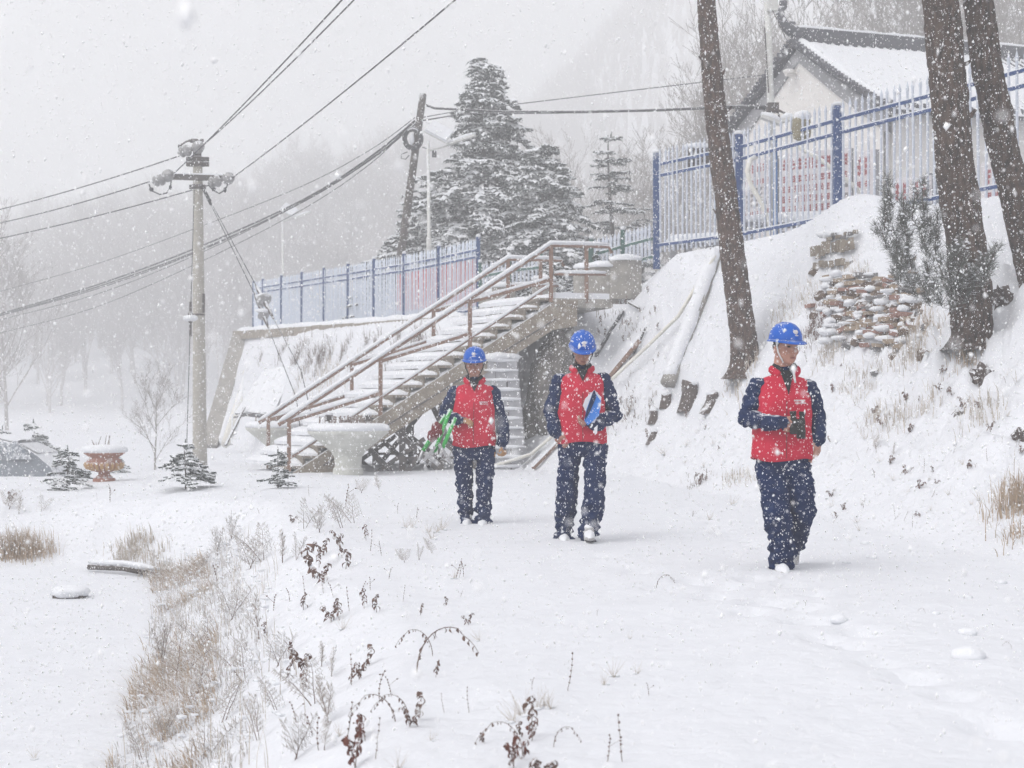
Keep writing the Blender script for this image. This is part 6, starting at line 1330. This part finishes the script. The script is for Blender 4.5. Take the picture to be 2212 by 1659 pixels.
person('man in blue helmet and red vest with green poles under his arm, near the stair', Y3, 1026, 1130, dict(
    legs=[([(1000, 972, 0), (1003, 1050, -.02), (1006, 1112, .02), (1006, 1132, .02)], [.10, .082, .078, .08]), ([(1050, 972, 0), (1047, 1050, -.05), (1043, 1115, -.06), (1043, 1134, -.06)], [.10, .082, .078, .08])],
    arms=[([(986, 848, .02), (962, 894, .10), (988, 908, -.14)], [.078, .068, .055], dict(d=(.9, -.35, -.05), n=(0, .5, -1), side=1, curl=(.6, .62, .66, .7))), ([(1064, 848, .02), (1082, 902, .05), (1088, 956, -.02)], [.078, .066, .058], dict(d=(.05, -.2, -1), n=(-.8, .4, 0), side=-1, curl=(.95, .95, .95, .95)))],
    neck=(1025, 824, .03), head=(1025, 788, -.02), yaw=-2, tilt=6, vest=(964, 976, 1070), glove=True, boots=[((1009, 1134, -.06), (0, -1, 0), 1), ((1042, 1136, -.14), (0, -1, 0), 1)]), 'skin_dark')

def held():
    Y = Y1 - .235; root = empty('binoculars', P(1725, 945, Y), 'black binoculars held against the red vest', 'binoculars')
    for k, (u0, v0, u1, v1, r) in enumerate([(1713, 892, 1716, 936, .024), (1733, 893, 1730, 946, .024)]):
        a, b = P(u0, v0, Y), P(u1, v1, Y + .01); m = MB(); m.tube([a, a.lerp(b, .2), a.lerp(b, .3), a.lerp(b, .62), a.lerp(b, .66), b], [r * .8, r * .75, r * 1.05, r * 1.1, r * 1.3, r * 1.35], 16); bo = obj('barrel', m, 'black_rubber', root, True)
        m = MB(); m.tube([b, b + (b - a).normalized() * .004], r * 1.15, 14); obj('lens', m, 'lens', bo)
        m = MB(); m.tube([a - (b - a).normalized() * .012, a + (b - a).normalized() * .012], r * .95, 14); obj('eyecup', m, 'black_rubber', bo)
    m = MB(); m.beam(P(1715, 912, Y), P(1731, 912, Y), .03, .045); m.tube([P(1723, 905, Y - .02), P(1723, 920, Y - .02)], .012, 10); obj('bridge', m, 'black_rubber', root)
    Y = Y2 - .27; c = P(1279, 880, Y); root = empty('folder', c, 'blue plastic folder with papers held at the chest', 'folder')
    def sheet(uv, dy, m, name):
        mb = MB(); pts = [P(u, v, Y + dy + .0012 * i) for i, (u, v) in enumerate(uv)]; off = Vector((0, .006, 0)); n = len(pts); mb.add(pts + [p + off for p in pts], [tuple(range(n)), tuple(reversed(range(n, 2 * n)))] + [(i, i + n, (i + 1) % n + n, (i + 1) % n) for i in range(n)]); return obj(name, mb, m, root)
    sheet([(1259, 876), (1264, 861), (1284, 842), (1299, 858), (1297, 884), (1284, 914), (1272, 912), (1268, 895)], .022, 'paper', 'paper')
    sheet([(1262, 908), (1267, 884), (1282, 844), (1298, 866), (1294, 898), (1270, 919)], .006, 'folder_blue', 'cover')
    sheet([(1281, 846), (1285, 842), (1288, 858), (1275, 888), (1264, 908), (1264, 898)], -.008, 'navy', 'spine')
    sheet([(1283, 925), (1291, 918), (1290, 936), (1285, 940)], .02, 'paper', 'corner')
    Y = Y3 - .20; root = empty('green_pole_bundle', P(940, 1000, Y), 'bundle of green poles with grey metal ends clamped under an arm', 'pole bundle')
    for (u0, v0, u1, v1, u2, v2, dy) in [(973, 884, 938, 978, 926, 1008, 0), (984, 902, 956, 968, 950, 990, -.03), (962, 896, 914, 974, 903, 1000, .05)]:
        a, b, c = P(u0, v0, Y + dy), P(u1, v1, Y + dy - .06), P(u2, v2, Y + dy - .08); m = MB(); m.tube([a, b], .019, 12); po = obj('pole', m, 'green_pole', root, True); m = MB(); m.tube([b, c], .017, 12); ao = obj('metal_end', m, 'aluminium', po, True); m = MB(); m.blob(c + Vector((0, -.012, 0)), .016, 2, 0); obj('plug', m, 'black_rubber', ao)
    m = MB(); m.blob(P(944, 930, Y - .02), (.06, .06, .085), 3, .25, 2, 4); m.blob(P(934, 942, Y - .02), (.05, .05, .06), 3, .25, 2, 6); obj('roll', m, 'maroon', root, True)
    m = MB(); m.beam(P(915, 996, Y - .1), P(940, 965, Y - .1), .03, .03); m.beam(P(918, 978, Y - .1), P(948, 1004, Y - .1), .04, .04); m.beam(P(948, 960, Y - .1), P(975, 1000, Y - .08), .03, .03); m.tube([P(946, 984, Y - .1), P(958, 992, Y - .1), P(970, 990, Y - .1), P(974, 976, Y - .1)], .006, 5); obj('bracket', m, 'aluminium', root)
held()

# ------------------------------------------------------------------ falling snow: flakes spread through the air of the place
def snowfall():
    r = np.random.default_rng(77); V1 = np.array([(1, 0, 0), (-.5, .87, 0), (-.5, -.87, 0), (0, 0, 1), (0, 0, -1)], float); F1 = np.array([(0, 1, 3), (1, 2, 3), (2, 0, 3), (1, 0, 4), (2, 1, 4), (0, 2, 4)])
    def cloud(n, y0, y1, size, pw):
        y = (y0 ** pw + (y1 ** pw - y0 ** pw) * r.random(n)) ** (1 / pw); x = y * r.uniform(-.44, .44, n) + r.uniform(-.6, .6, n); z = CZ + y * r.uniform(-.30, .31, n) + r.uniform(-.3, .3, n) * np.minimum(1, y / 4)
        keep = z > Hn(x, y) + .02; x, y, z = x[keep], y[keep], z[keep]; n = len(x); s = size * np.exp(r.normal(0, .42, n)); sc3 = s[:, None] * r.uniform(.55, 1.25, (n, 3)); sc3[:, 2] *= 1.25
        sh = V1[None] * sc3[:, None, :] + r.normal(0, .18, (n, 5, 3)) * s[:, None, None]
        return sh + np.stack([x, y, z], 1)[:, None, :]
    C = np.concatenate([cloud(60000, 3.0, 10.6, .0022, 2.6), cloud(56000, 6, 14.5, .0034, 2.4), cloud(20000, 15, 45, .0085, 1.8), cloud(900, .9, 3.4, .0028, 2.4)])
    n = len(C); me = bpy.data.meshes.new('falling_snow'); me.from_pydata(C.reshape(-1, 3).tolist(), [], (np.arange(n)[:, None, None] * 5 + F1[None]).reshape(-1, 3).tolist()); me.update(); me.materials.append(MATS['flake'])
    me.polygons.foreach_set('use_smooth', np.ones(n * 6, bool)); o = bpy.data.objects.new('falling_snow', me); COL.objects.link(o); tag(o, 'snowflakes falling through the air everywhere', None, None, 'stuff')
snowfall()
# ------------------------------------------------------------------ haze: falling-snow air as one box round everything
def build_haze():
    mb = MB(); mb.box((0, 160, 70), (1400, 440, 156)); o = obj('haze', mb, 'snow'); 
    m = bpy.data.materials.new('haze_air'); m.use_nodes = True; t = m.node_tree; t.nodes.clear()
    out = t.nodes.new('ShaderNodeOutputMaterial'); pv = t.nodes.new('ShaderNodeVolumePrincipled')
    pv.inputs['Color'].default_value = (.97, .972, .98, 1); pv.inputs['Density'].default_value = HAZE; pv.inputs['Anisotropy'].default_value = .15
    t.links.new(pv.outputs[0], out.inputs['Volume']); o.data.materials.clear(); o.data.materials.append(m)
    tag(o, 'pale snowy air filling the valley', None, None, 'stuff')
HAZE = 0.0064
build_haze()
